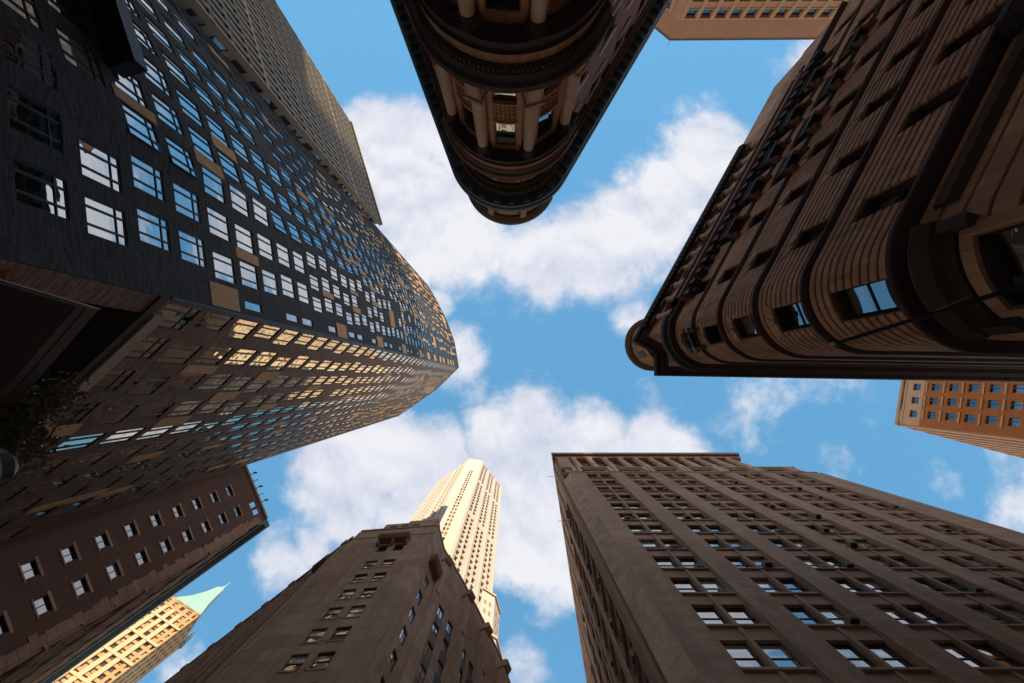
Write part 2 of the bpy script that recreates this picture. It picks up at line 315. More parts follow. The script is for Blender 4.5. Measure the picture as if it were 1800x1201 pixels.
def tag(o, label=None, cat=None, group=None, kind=None):
    if label: o['label'] = label
    if cat: o['category'] = cat
    if group: o['group'] = group
    if kind: o['kind'] = kind
    return o
def thing(name, loc, label, cat, group=None):
    o = bpy.data.objects.new(name, None); COL.objects.link(o); o.location = loc; o.empty_display_size = 1; return tag(o, label, cat, group)
def adopt(o, parent):
    o.parent = parent
    if parent.type == 'EMPTY': o.matrix_parent_inverse = Matrix.Translation(-parent.location)
def put(name, mb, mats, parent=None, kind=None, smooth=False):
    if isinstance(mats, str): mats = [mats]
    me = mb.mesh(name, mats); o = bpy.data.objects.new(name, me); COL.objects.link(o)
    if smooth: me.polygons.foreach_set('use_smooth', [True] * len(me.polygons)); 
    if smooth:
        try: me.set_sharp_from_angle(angle=R(40))
        except Exception: pass
    if parent is not None: adopt(o, parent)
    if kind: o['kind'] = kind
    return o

def proj(x, y, z):
    dz = -y * st + z * ct; dy = -y * ct - z * st
    if dz <= 0: return None
    return 898 + 800 * x / dz, 600.5 - 800 * dy / dz
def seen(x, y, z, n, area):
    """how large a patch of wall shows from the street corner (0 when outside the view)"""
    q = proj(x, y, z)
    if q is None or not (-60 < q[0] < 1860 and -60 < q[1] < 1260): return 0
    d = math.sqrt(x * x + y * y + z * z); c = -(n[0] * x + n[1] * y) / d
    return max(0, c) * area / d / d

def wall(cv, bands, depth, mb, s0=0, s1=None, o=0.0, mi=0):
    """wall with real openings: bands = [(z0, z1, [(a, b, w0, w1), ...]), ...]"""
    s1 = cv.L if s1 is None else s1
    def P(t, z, off=0): q = cv.at(t, o + off); return (q.x, q.y, z)
    for z0, z1, ops in bands:
        ops = sorted(q for q in ops if q[0] > s0 + .02 and q[1] < s1 - .02)
        cuts = sorted(set(cv.rng(s0, s1) + [x for q in ops for x in q[:2]]))
        for a, b in zip(cuts, cuts[1:]):
            if b - a < 1e-5: continue
            m = (a + b) / 2; h = next((q for q in ops if q[0] < m < q[1]), None)
            if h is None: mb.face((P(a, z0), P(b, z0), P(b, z1), P(a, z1)), mi); continue
            w0, w1 = h[2], h[3]
            if w0 > z0 + 1e-4: mb.face((P(a, z0), P(b, z0), P(b, w0), P(a, w0)), mi)
            if w1 < z1 - 1e-4: mb.face((P(a, w1), P(b, w1), P(b, z1), P(a, z1)), mi)
            mb.face((P(a, w0), P(b, w0), P(b, w0, -depth), P(a, w0, -depth)), mi)
            mb.face((P(a, w1), P(b, w1), P(b, w1, -depth), P(a, w1, -depth)), mi)
        for a, b, w0, w1 in ops:
            for t in (a, b): mb.face((P(t, w0), P(t, w1), P(t, w1, -depth), P(t, w0, -depth)), mi)

WCACHE = {}
def win_geo(mb, w, h, style, M=None, fm=0, pm=1, only=None):
    """frame bars and panes of one window in its own axes: x along the wall, -y outwards, z up from the sill"""
    def bx(x0, x1, y0, y1, z0, z1, mi):
        c = ((x0, y0), (x1, y0), (x1, y1), (x0, y1)); b = [Vector((*q, z0)) for q in c]; t = [Vector((*q, z1)) for q in c]
        if M is not None: b = [M @ q for q in b]; t = [M @ q for q in t]
        mb.hexa(b, t, mi)
    f = {'a': .06, 'at': .07, 'sash': .07, 'double': .06, 'plain': .05, 'trans': .07}.get(style, .05)
    x0, x1 = -w / 2, w / 2
    if only != 'pane':
        bx(x0, x0 + f, -.05, .05, 0, h, fm); bx(x1 - f, x1, -.05, .05, 0, h, fm)
        bx(x0 + f, x1 - f, -.05, .05, 0, f, fm); bx(x0 + f, x1 - f, -.05, .05, h - f, h, fm)
        if style in ('a', 'at'):
            for q in (.26, .72): bx(x0 + w * q - .04, x0 + w * q + .04, -.07, .04, f, h - f, fm)
            if style == 'at': bx(x0 + f, x1 - f, -.06, .03, h * .76 - .03, h * .76 + .03, fm)
        elif style == 'sash': bx(x0 + f, x1 - f, -.06, .04, h * .5 - .035, h * .5 + .035, fm)
        elif style == 'double': bx(-.045, .045, -.06, .04, f, h - f, fm)
        elif style == 'trans': bx(x0 + f, x1 - f, -.06, .04, h * .62 - .05, h * .62 + .05, fm)
    if only != 'frame':
        bx(x0 + f * .5, x1 - f * .5, -.012, .012, f * .5, h - f * .5, pm)

def windows(parent, lst, frame, pane, limit=300, stuff='small_windows'):
    """lst: (x, y, z_sill, normal, w, h, style); the largest in view are parts (window > pane), the rest one part"""
    lst = sorted(lst, key=lambda q: -seen(q[0], q[1], q[2], q[3], q[4] * q[5]))
    rest = MB(); nrest = 0
    for i, (x, y, z, n, w, h, sty) in enumerate(lst):
        ang = math.atan2(n[0], -n[1]); Mx = Matrix.Translation((x, y, z)) @ Matrix.Rotation(ang, 4, 'Z')
        if i < limit and seen(x, y, z, n, w * h) > 0:
            key = (round(w, 2), round(h, 2), sty, frame, pane)
            if key not in WCACHE:
                a, b = MB(), MB(); win_geo(a, key[0], key[1], sty, None, 0, 0, 'frame'); win_geo(b, key[0], key[1], sty, None, 0, 0, 'pane')
                WCACHE[key] = (a.mesh('window', [frame]), b.mesh('pane', [pane]))
            fm, pm = WCACHE[key]
            o = bpy.data.objects.new('window', fm); COL.objects.link(o); adopt(o, parent); o.location = (x, y, z); o.rotation_euler = (0, 0, ang)
            p = bpy.data.objects.new('pane', pm); COL.objects.link(p); p.parent = o
        else: win_geo(rest, w, h, sty, Mx); nrest += 1
    if nrest: put(stuff, rest, [frame, pane], parent, 'stuff')

def facade(parent, cv, z0, z1, rows, cols, depth, wmat, frame, pane, style='plain', limit=300, name='wall', skip=None, wl=None, s0=0, s1=None):
    """a wall with a regular grid of windows; rows = [(sill, head)], cols = [(a, b)]"""
    rows = [r for r in rows if r[0] > z0 + .05 and r[1] < z1 - .05]; bands = []; zz = z0; lst = []
    for i, (a, b) in enumerate(rows):
        e = (b + rows[i + 1][0]) / 2 if i + 1 < len(rows) else z1
        ops = [(c0, c1, a, b) for j, (c0, c1) in enumerate(cols) if not (skip and skip(i, j))]
        bands.append((zz, e, ops)); zz = e
        for c0, c1, _, _ in ops:
            m = (c0 + c1) / 2; n = cv.nrm(m); q = cv.at(m, -depth + .06); lst.append((q.x, q.y, a, n, c1 - c0, b - a, style))
    if not rows: bands = [(z0, z1, [])]
    mb = MB(); wall(cv, bands, depth, mb, s0, s1); put(name, mb, wmat, parent)
    if wl is None: windows(parent, lst, frame, pane, limit)
    else: wl += lst

def roofcap(parent, poly, z, m, name='roof'):
    mb = MB(); mb.prism(poly, z - .4, z); put(name, mb, m, parent)

ORD = ['first', 'second', 'third', 'fourth', 'fifth', 'sixth', 'seventh', 'eighth', 'ninth', 'tenth', 'eleventh', 'twelfth', 'thirteenth', 'fourteenth', 'fifteenth', 'sixteenth', 'seventeenth', 'eighteenth', 'nineteenth', 'twentieth']
GZ = -1.6

# ------------------------------------------------------------------ ground
PAVE = []
g = MB(); g.face([(-900, -900, GZ), (900, -900, GZ), (900, 900, GZ), (-900, 900, GZ)]); tag(put('ground', g, 'setts'), kind='structure')
MT['paving'] = mat('paving', (.52, .48, .43), .9, .12, .4, brick=(1.5, 1.5, .012, .6))
for poly in ([(-13.5, -2.5), (-27, -40), (-60, -60), (-64, 40), (-36, 20)], [(-4.8, -12.6), (3.6, -10.6), (30, -56), (-24, -58)], [(9.6, -4.0), (13.5, 1.6), (75, 2.6), (75, -44), (26, -36)], [(4.6, 10.6), (50, 10.6), (54, 64), (10, 66)], [(-7.2, 18.2), (-24, 19), (-58, 46), (-36, 66), (5, 50)]):
    mb = None
    pv = [(x, y, GZ + .13) for x, y in poly]; PAVE.append(pv)
# added unseen blocks: three to shade the street, the south one to bounce sunlight
for nm, poly, h in (('added_block', [(-29, -230), (18, -230), (18, -196), (-29, -196)], 178), ('added_block', [(18.5, -235), (72, -235), (72, -200), (18.5, -200)], 181), ('added_block', [(-75, -240), (-29.5, -240), (-29.5, -204), (-75, -204)], 136), ('added_block', [(-8, 78), (34, 78), (34, 100), (-8, 100)], 118)):
    mb = MB(); mb.prism(poly, GZ, h); tag(put(nm, mb, 'context'), kind='structure')

for pv in PAVE:
    mb = MB(); mb.prism([p[:2] for p in pv], GZ + .004, GZ + .13); tag(put('pavement', mb, 'paving'), kind='structure')

# ================================================================== dark brick tower (left)
def dark_tower():
    T = thing('brick_tower', (-36, -8, GZ), 'tall brick tower with one charcoal-toned and one brown-toned face, sky-reflecting windows and tan panels', 'tower')
    ins = (-40, -8); H = 160.0
    dk = Curve([(-18.4, -4.4), (-20.0, -13.5), (-22.6, -20.5), (-26.9, -29), (-30.4, -34.6)], ins)
    bn = Curve([(-18.4, -4.4), (-23.1, .3), (-26.4, 3.4), (-39.6, 12.7)], ins)
    rnd = random.Random(3)
    wl = []; tans = []
    def strip(cv, sill0, fh, kmin, kmax, wh, first, pitch0, ww0, corner, zb, tname):
        bands = []; z = zb
        for k in range(kmin, kmax):
            sill = sill0 + fh * k; up = sill > 44 + rnd.uniform(-4, 4); ww, pitch = (1.45, 2.22) if up and corner == 'small' else ((1.5, 2.45) if up else (ww0, pitch0)); top = sill + wh; e = top + (fh - wh) * .5
            ops = []
            if corner == 'small':
                if k in (2, 9, 14, 19, 24, 27, 30, 33, 35, 38, 40, 42): tans.append((cv, .2, 1.75, sill - .75, sill + 2.15))
                elif k > 2 and k % 5 in (0, 1, 3): ops.append((.55, 1.2, sill, top))
            elif corner == 'full':
                w2 = 1.75 if k % 2 else 1.35
                ops.append((.32, .32 + w2, sill, top))
            off = rnd.choice((0, .12, .3, -.3, -.12)); j = 0; a = first + off; prev = None
            while a + ww + .3 < cv.L:
                b = a + ww
                p = .06 + .62 * (max(0, sill) / H) ** 1.5
                if rnd.random() < p * .16 and j > 0:
                    pass
                else:
                    ops.append((a, b, sill, top))
                    if prev is not None and rnd.random() < p and a - prev > .45:
                        tans.append((cv, prev + .08, a - .08, sill - .35, top + .35))
                    prev = b
                a = b + pitch - ww + rnd.choice((0, 0, .1, -.15)); j += 1
            bands.append((z, e, ops)); z = e
            for (c0, c1, w0, w1) in ops:
                m = (c0 + c1) / 2; n = cv.nrm(m); q = cv.at(m, -.09); w = round(c1 - c0, 2)
                wl.append((q.x, q.y, w0, n, w, w1 - w0, 'plain' if w < 1 else ('at' if sill < 27 else 'a')))
        bands.append((z, H, []))
        mb = MB(); wall(cv, bands, .15, mb); return mb
    put('wall', strip(dk, 22.65, 2.93, -7, 46, 2.15, 2.4, 2.9, 1.85, 'small', GZ, 'd'), 'brick_skylit', T)
    windows(T, wl, 'frame_dark', 'glass_a', 170, 'upper_windows'); wl.clear()
    put('wall', strip(bn, 27.8, 3.25, -1, 40, 2.6, 3.05, 2.85, 1.75, 'full', 23.9, 'b'), 'brick_warmlit', T)
    windows(T, wl, 'frame_dark', 'glass_b', 130, 'upper_windows')
    # tan panels
    def size(t):
        q = t[0].at((t[1] + t[2]) / 2); return seen(q.x, q.y, t[3], t[0].nrm(t[1]), (t[2] - t[1]) * (t[4] - t[3]))
    tans.sort(key=lambda t: -size(t)); rest = MB()
    for i, (cv, a, b, z0, z1) in enumerate(tans):
        mb = MB() if i < 220 and size(tans[i]) > 0 else rest
        mb.cbox(cv, a, b, z0, min(z1, H - .3), -.05, .045)
        if mb is not rest: put('panel', mb, 'tan_brick', T)
    if rest.f: put('upper_panels', rest, 'tan_brick', T, 'stuff')
    # metal corner bead, parapet coping, hidden sides
    mb = MB(); mb.prism([(-18.36, -4.33), (-18.34, -4.5), (-18.44, -4.56), (-18.52, -4.3)], 24.4, H - .5); put('corner_bead', mb, 'black_metal', T)
    for cv in (dk, bn):
        mb = MB(); mb.cbox(cv, 0, cv.L, H, H + .5, -.4, .12); put('coping', mb, 'frame_tan', T)
    bk = [(-30.4, -34.6), (-58, -24.5), (-57, 5), (-39.6, 12.7)]
    for a, b in zip(bk, bk[1:]):
        cv = Curve([a, b], ins); mb = MB(); mb.cbox(cv, 0, cv.L, GZ, H, -.5, 0); put('wall', mb, 'brick_warmlit', T)
    roofcap(T, [(-19.4, -4.4), (-21, -13.5), (-23.6, -20.5), (-27.9, -29), (-31.4, -34), (-57, -24), (-56, 4.5), (-39.8, 11.8), (-27.0, 2.6)], H - .6, 'soffit')
    # overhang: stone band, black soffit and recessed dark podium under the brown face
    mb = MB(); mb.cbox(bn, 1.2, bn.L, 24.2, 25.0, -.05, .22); put('stone_band', mb, 'concrete', T)
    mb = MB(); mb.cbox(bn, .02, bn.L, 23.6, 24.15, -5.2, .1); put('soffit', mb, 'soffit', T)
    mb = MB(); mb.cbox(bn, 3.2, bn.L, GZ, 23.6, -5.6, -5.0); put('podium_wall', mb, 'dark_panel', T)
    mb = MB(); mb.cbox(bn, .05, 1.3, GZ, 23.6, -1.6, -.02); put('corner_pier', mb, 'brick_warmlit', T)
    # dark projecting sign box on the charcoal face near the roof of the view
    mb = MB(); mb.cbox(dk, 12.2, 24, 22.5, 23.4, .03, 1.4); put('bay_box', mb, 'black_metal', T)
    # concrete entrance canopy with a kerb
    mb = MB(); poly = [(-11.55, -1.95), (-18.2, -3.9), (-22.0, -.6), (-15.2, 2.7)]
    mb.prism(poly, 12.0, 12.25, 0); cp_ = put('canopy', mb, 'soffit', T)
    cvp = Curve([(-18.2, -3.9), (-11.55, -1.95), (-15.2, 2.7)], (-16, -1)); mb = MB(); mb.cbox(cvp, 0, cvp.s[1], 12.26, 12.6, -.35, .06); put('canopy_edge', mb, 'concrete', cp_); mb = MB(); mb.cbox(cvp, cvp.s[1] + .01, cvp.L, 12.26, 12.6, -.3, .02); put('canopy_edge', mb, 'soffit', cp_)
    return T
dark_tower()

# ------------------------------------------------------------------ shrubs on the canopy
def shrub(loc, label, n, rad, seed, m):
    rnd = random.Random(seed); T = thing('shrub', loc, label, 'shrub')
    st_ = MB(); lf = MB()
    for b in range(9):
        a = rnd.uniform(0, 6.28); l = rad * rnd.uniform(.6, 1.1); p0 = Vector(loc)
        p1 = p0 + Vector((math.cos(a) * l * .45, math.sin(a) * l * .45, l * .7)); p2 = p1 + Vector((math.cos(a) * l * .7, math.sin(a) * l * .7, rnd.uniform(-.7, .2) * l))
        st_.tube([p0, p1, p2], [.03, .02, .006], 5)
        for i in range(n // 9):
            q = p0.lerp(p1, rnd.uniform(.5, 1)) if rnd.random() < .35 else p1.lerp(p2, rnd.random()); q = q + Vector([rnd.gauss(0, rad * .14) for _ in range(3)])
            u = Vector([rnd.gauss(0, 1) for _ in range(3)]).normalized(); w = u.orthogonal().normalized(); sz = rnd.uniform(.035, .085)
            lf.face([q - u * sz * 1.6, q + w * sz * .7, q + u * sz * 1.6, q - w * sz * .7])
    put('stem', st_, 'bark', T); put('foliage', lf, m, T, 'stuff')
shrub((-14.0, 1.0, 12.25), 'dark leafy shrub hanging over the concrete entrance canopy at the lower left', 2600, 1.5, 5, 'leaf')
shrub((-15.2, -2.4, 12.9), 'small reddish autumn shrub beside the corner of the concrete canopy', 900, .7, 6, 'leaf_red')
shrub((-16.6, 2.0, 12.25), 'rusty leafy twig at the left edge of the picture below the canopy', 500, .9, 9, 'leaf_red')

# ================================================================== ribbed tower beyond it (upper left)
def ribbed_tower():
    T = thing('ribbed_tower', (-40, -46, GZ), 'grey tower with closely spaced vertical fins beside the dark-faced brick tower', 'tower')
    ins = (-44, -48); H = 97.0
    fr = Curve([(-28.6, -34.1), (-36.0, -57.6)], ins); rt = Curve([(-30.7, -33.75), (-28.6, -34.1)], ins)
    rows = [(4 + 3.4 * k, 6.5 + 3.4 * k) for k in range(27)]
    cols = [(.42 + 1.2 * j, .42 + 1.2 * j + .8) for j in range(20)]
    facade(T, fr, GZ, H, rows, cols, .12, 'dark_panel', 'frame_dark', 'glass_a', 'plain', 0)
    n = 0
    for j in range(21):
        s = .08 + 1.2 * j
        mb = MB(); mb.cbox(fr, s, s + .26, 2, H + .3, -.02, .15); put('fin', mb, 'fin', T); n += 1
    facade(T, rt, GZ, H, [(5 + 3.4 * k, 7.1 + 3.4 * k) for k in range(27)], [(.55, 1.45)], .2, 'fin', 'frame_tan', 'glass_old', 'plain')
    for k in range(27):
        mb = MB(); mb.cbox(fr, .05, fr.L, 6.6 + 3.4 * k, 7.25 + 3.4 * k, -.02, .10); put('spandrel', mb, 'fin' if k % 9 == 4 else 'dark_panel', T)
    mb = MB(); mb.cbox(fr, 0, fr.L, H + .3, H + 1.1, -.5, .34); put('coping', mb, 'fin', T)
    pl = [(-36.0, -57.6), (-66, -48), (-60, -27), (-30.7, -33.75)]
    for a, b in zip(pl, pl[1:]):
        cv = Curve([a, b], ins); mb = MB(); mb.cbox(cv, 0, cv.L, GZ, H, -.5, 0); put('wall', mb, 'dark_panel', T)
    roofcap(T, [(-28.9, -34.4), (-36, -57.2), (-65.5, -47.8), (-59.8, -27.5), (-30.8, -34.2)], H - .3, 'soffit')
ribbed_tower()

# ================================================================== round-nosed terracotta building (top centre)
def round_nose():
    T = thing('corner_building', (0, -26, GZ), 'wedge-shaped terracotta building with a rounded columned nose and dark green cornice', 'building')
    c = (0, -17.8); Rw = 3.45; ins = (1, -40)
    tl = (c[0] + Rw * math.cos(R(160)), c[1] + Rw * math.sin(R(160))); tr = (c[0] + Rw * math.cos(R(30)), c[1] + Rw * math.sin(R(30)))
    LL = 46.0
    cv = Curve([(tl[0] - .342 * LL, tl[1] - .94 * LL)] + arc(c, Rw, 160, 30, 36) + [(tr[0] + .5 * LL, tr[1] - .866 * LL)], ins)
    A0 = LL; A1 = cv.L - LL; al = A1 - A0
    S_ = lambda ang: A0 + (160 - ang) / 130 * al
    deg = al / 130
    wl = []
    def arcw(ang, w, z0, z1, sty, d=.22, lst=wl):
        s = S_(ang); q = cv.at(s, -d + .06); n = Vector((math.cos(R(ang)), math.sin(R(ang)))); lst.append((q.x, q.y, z0, n, w, z1 - z0, sty)); return (s - w / 2, s + w / 2, z0, z1)
    WA = (137, 95, 53)
    sidec = [(LL - 3.2 - 3.6 * j, LL - 1.9 - 3.6 * j) for j in range(11)]; sidec += [(A1 + 1.9 + 3.6 * j, A1 + 3.2 + 3.6 * j) for j in range(11)]
    bands = [(GZ, 10.2, [])]
    def sides(z0, z1, ops):
        for a, b in sidec:
            m = (a + b) / 2; n = cv.nrm(m); q = cv.at(m, -.16); wl.append((q.x, q.y, z0, n, b - a, z1 - z0, 'sash')); ops.append((a, b, z0, z1))
        return ops
    bands.append((10.2, 17.2, sides(12.2, 15.0, [arcw(a, 1.35, 10.6, 16.7, 'trans') for a in WA])))
    bands.append((17.2, 20.0, []))
    bands.append((20.0, 23.4, sides(20.5, 22.9, [arcw(a, 1.22, 20.3, 22.5, 'sash') for a in WA])))
    bands.append((23.4, 27.4, sides(24.5, 26.9, [arcw(a, 1.22, 24.35, 26.95, 'sash') for a in WA])))
    bands.append((27.4, 29.7, []))
    bands.append((29.7, 32.5, sides(30.0, 32.0, [arcw(a, 1.45, 29.95, 31.9, 'plain') for a in WA])))
    bands.append((32.5, 38.6, []))
    # the nose in terracotta, the flanks in brick
    mb = MB(); wall(cv, bands, .22, mb, A0 - .9, A1 + .9, 0); put('nose_wall', mb, 'terracotta', T)
    for a, b in ((0, A0 - .9), (A1 + .9, cv.L)):
        mb = MB(); wall(cv, bands[:-1], .22, mb, a, b); put('side_wall', mb, 'red_brick', T)
    windows(T, wl, 'frame_bronze', 'glass_old', 300, 'side_windows')
    # pale stone quoins and surrounds on the flanks
    for sgn, base in ((-1, A0 - .9), (1, A1 + .9)):
        for j in range(26):
            z0 = 10.3 + j * .85; w = 1.5 if j % 2 else .95; a, b = (base - w, base) if sgn < 0 else (base, base + w)
            if 17.1 < z0 < 19.6 or 27 < z0 < 29.2 or z0 > 31.4: continue
            mb = MB(); mb.cbox(cv, a, b, z0, z0 + .8, -.04, .10); put('quoin', mb, 'pale_stone', T)
    for (a, b) in sidec[:4] + sidec[11:15]:
        for z0, z1 in ((20.5, 22.9), (24.5, 26.9), (30.0, 32.0)):
            mb = MB(); mb.cbox(cv, a - .45, b + .45, z1, z1 + .4, -.04, .12); put('lintel', mb, 'pale_stone', T)
            mb = MB(); mb.cbox(cv, a - .3, b + .3, z0 - .25, z0, -.04, .14); put('sill', mb, 'pale_stone', T)
    # jamb strips beside the nose windows (smooth orange terracotta)
    for a in WA:
        for z0, z1, hw in ((10.4, 17.2, .68), (20.1, 27.3, .62)):
            for sg in (-1, 1):
                s = S_(a) + sg * (hw + .16); mb = MB(); mb.cbox(cv, s - .14, s + .14, z0, z1, -.02, .13); put('jamb', mb, 'terracotta', T)
        # carved spandrel between the two window storeys
        s = S_(a); mb = MB(); mb.cbox(cv, s - .6, s + .6, 22.62, 24.25, -.02, .05); sp = put('spandrel', mb, 'ornament', T)
        mb = MB(); mb.cbox(cv, s - .62, s + .62, 24.2, 24.34, -.02, .14); mb.cbox(cv, s - .62, s + .62, 22.52, 22.64, -.02, .14); put('spandrel_ledge', mb, 'terracotta', sp)
        rn = random.Random(int(a)); mb = MB()
        for i in range(5):
            for k in range(4):
                q = cv.at(s - .46 + .23 * i, .06); n = cv.nrm(s); zc_ = 22.85 + .36 * k
                mb.scroll((q.x, q.y, 0), n, .0 + rn.uniform(.06, .1), .10, zc_, 0, 8)
        put('scrollwork', mb, 'ornament', sp, 'stuff')
    # attic panels between the attic windows
    for a in (116, 74, 158, 32):
        s = S_(a); mb = MB(); mb.cbox(cv, s - .62, s + .62, 29.9, 32.0, -.02, .07); ap = put('attic_panel', mb, 'terracotta', T)
        mb = MB(); rn = random.Random(int(a))
        for i in range(3):
            for k in range(6):
                q = cv.at(s - .24 + .24 * i, .09); mb.scroll((q.x, q.y, 0), cv.nrm(s), rn.uniform(.07, .11), .12, 30.15 + .31 * k, 0, 8)
        put('scrollwork', mb, 'ornament', ap, 'stuff')
    # columns
    rc = .72
    for a in (158, 116, 74, 32):
        q = Vector(c) + Vector((math.cos(R(a)), math.sin(R(a)))) * (Rw + .42); n = (math.cos(R(a)), math.sin(R(a))); u = Vector((-n[1], n[0]))
        def blk(mb, hw, d0, d1, z0, z1):
            n_ = Vector(n); P = [q + u * hw + n_ * d0, q - u * hw + n_ * d0, q - u * hw + n_ * d1, q + u * hw + n_ * d1]; mb.hexa([(*p, z0) for p in P], [(*p, z1) for p in P])
        for lo, pb, cb, ct_, hi, r in ((9.5, 10.6, 10.9, 16.55, 17.25, .37), (20.0, 21.55, 21.8, 26.5, 27.35, .36)):
            mb = MB(); mb.lathe((q.x, q.y), [(r * 1.12, cb), (r * 1.05, cb + .12), (r, cb + .3), (r * 1.0, cb + (ct_ - cb) * .35), (r * .84, ct_)], 18); co = put('column', mb, 'terracotta_col', T, smooth=True)
            mb = MB(); blk(mb, r * 1.15, -.5, r * 1.15, lo, pb); blk(mb, r * 1.35, -.5, r * 1.35, pb, pb + .22); put('pedestal', mb, 'terracotta', co)
            mb = MB(); blk(mb, r * .72, -.1, r * 1.19, lo + .25, pb - .2); put('pedestal_panel', mb, 'terracotta_col', co)
            mb = MB(); mb.lathe((q.x, q.y), [(r * .86, ct_), (r * 1.0, ct_ + .1), (r * .95, ct_ + .2), (r * 1.35, hi - .16)], 14)
            blk(mb, r * 1.3, -.5, r * 1.3, hi - .16, hi)
            for sg in (-1, 1):
                p = q + u * sg * r * 1.15; mb.scroll((p.x, p.y, 0), n, .2, .22, hi - .3, 0, 12)
            put('capital', mb, 'dark_trim', co)
    # entablatures
    def ring(name, prof, m, s0=A0 - 1.2, s1=A1 + 1.2, parent=T):
        mb = MB(); mb.sweep(cv, prof, s0, s1); return put(name, mb, m, parent)
    e1 = ring('architrave', [(-.1, 17.25), (.86, 17.25), (.86, 17.5), (.78, 17.5), (.78, 17.75), (.9, 17.85), (-.1, 17.85)], 'dark_trim')
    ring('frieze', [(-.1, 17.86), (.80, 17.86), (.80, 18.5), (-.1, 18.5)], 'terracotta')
    e2 = ring('entablature_cornice', [(-.1, 18.51), (.88, 18.51), (.92, 18.8), (1.05, 18.9), (1.12, 19.3), (1.28, 19.45), (1.30, 19.75), (1.2, 19.95), (-.1, 19.95)], 'dark_trim')
    for k in range(60):
        s = A0 - 1.1 + k * (al + 2.2) / 60
        mb = MB(); mb.cbox(cv, s, s + .085, 18.58, 18.8, .9, 1.03); put('dentil', mb, 'dark_trim', e2)
    ring('architrave', [(-.1, 27.36), (.8, 27.36), (.8, 27.7), (.88, 27.8), (-.1, 27.8)], 'dark_trim')
    ring('frieze', [(-.1, 27.81), (.76, 27.81), (.76, 28.5), (-.1, 28.5)], 'terracotta_col')
    ring('frieze_ornament', [(.7, 28.0), (.80, 28.0), (.80, 28.34), (.7, 28.34)], 'ornament')
    ring('entablature_cornice', [(-.1, 28.51), (.82, 28.51), (.88, 28.9), (1.0, 29.0), (1.05, 29.4), (.95, 29.6), (-.1, 29.6)], 'dark_sandstone')
    # main cornice runs along the flanks too
    mb = MB(); mb.sweep(cv, [(-.1, 32.2), (.22, 32.2), (.25, 32.55), (.42, 32.7), (.42, 33.0), (-.1, 33.0)], 0, cv.L); put('bed_moulding', mb, 'dark_trim', T)
    for k in range(150):
        s = A0 - 14 + k * .245
        if s > A1 + 14: break
        mb = MB(); mb.cbox(cv, s, s + .12, 32.72, 32.95, .42, .54); put('dentil', mb, 'ornament', T)
    mb = MB(); mb.sweep(cv, [(-.1, 33.01), (.52, 33.01), (.55, 33.45), (1.22, 33.5), (1.25, 33.85), (1.35, 34.0), (1.38, 34.35), (-.1, 34.6)], 0, cv.L); co = put('main_cornice', mb, 'old_copper', T)
    for k in range(90):
        s = A0 - 32 + k * .86
        if s > A1 + 32 or k > 88: break
        mb = MB(); mb.cbox(cv, s, s + .3, 33.18, 33.49, .5, 1.12); put('modillion', mb, 'old_copper', co)
    # roof pavilion over the nose
    mb = MB(); mb.sweep(cv, [(-.3, 34.5), (.18, 34.5), (.18, 38.4), (-.3, 38.4)], A0 - .2, A1 + .2); put('parapet', mb, 'dark_sandstone', T)
    mb = MB(); mb.sweep(cv, [(-.3, 38.41), (.28, 38.41), (.5, 38.8), (.62, 39.1), (.62, 39.5), (-.3, 39.7)], A0 - .4, A1 + .4); put('parapet_coping', mb, 'dark_sandstone', T)
    for a in (137, 95, 53):
        s = S_(a); mb = MB(); mb.cbox(cv, s - .8, s + .8, 35.6, 37.9, .15, .24); put('parapet_panel', mb, 'terracotta', T)
    for a in (116, 74):
        s = S_(a); mb = MB(); mb.cbox(cv, s - .2, s + .2, 35.0, 38.38, .15, .5); put('parapet_bracket', mb, 'terracotta', T)
    roofcap(T, [(p.x, p.y) for p in [cv.at(t, -.3) for t in cv.rng(0, cv.L)]], 34.2, 'soffit')
    # window air conditioner stuck out of a side window of the nose
    return cv, S_
rn_cv, rn_S = round_nose()

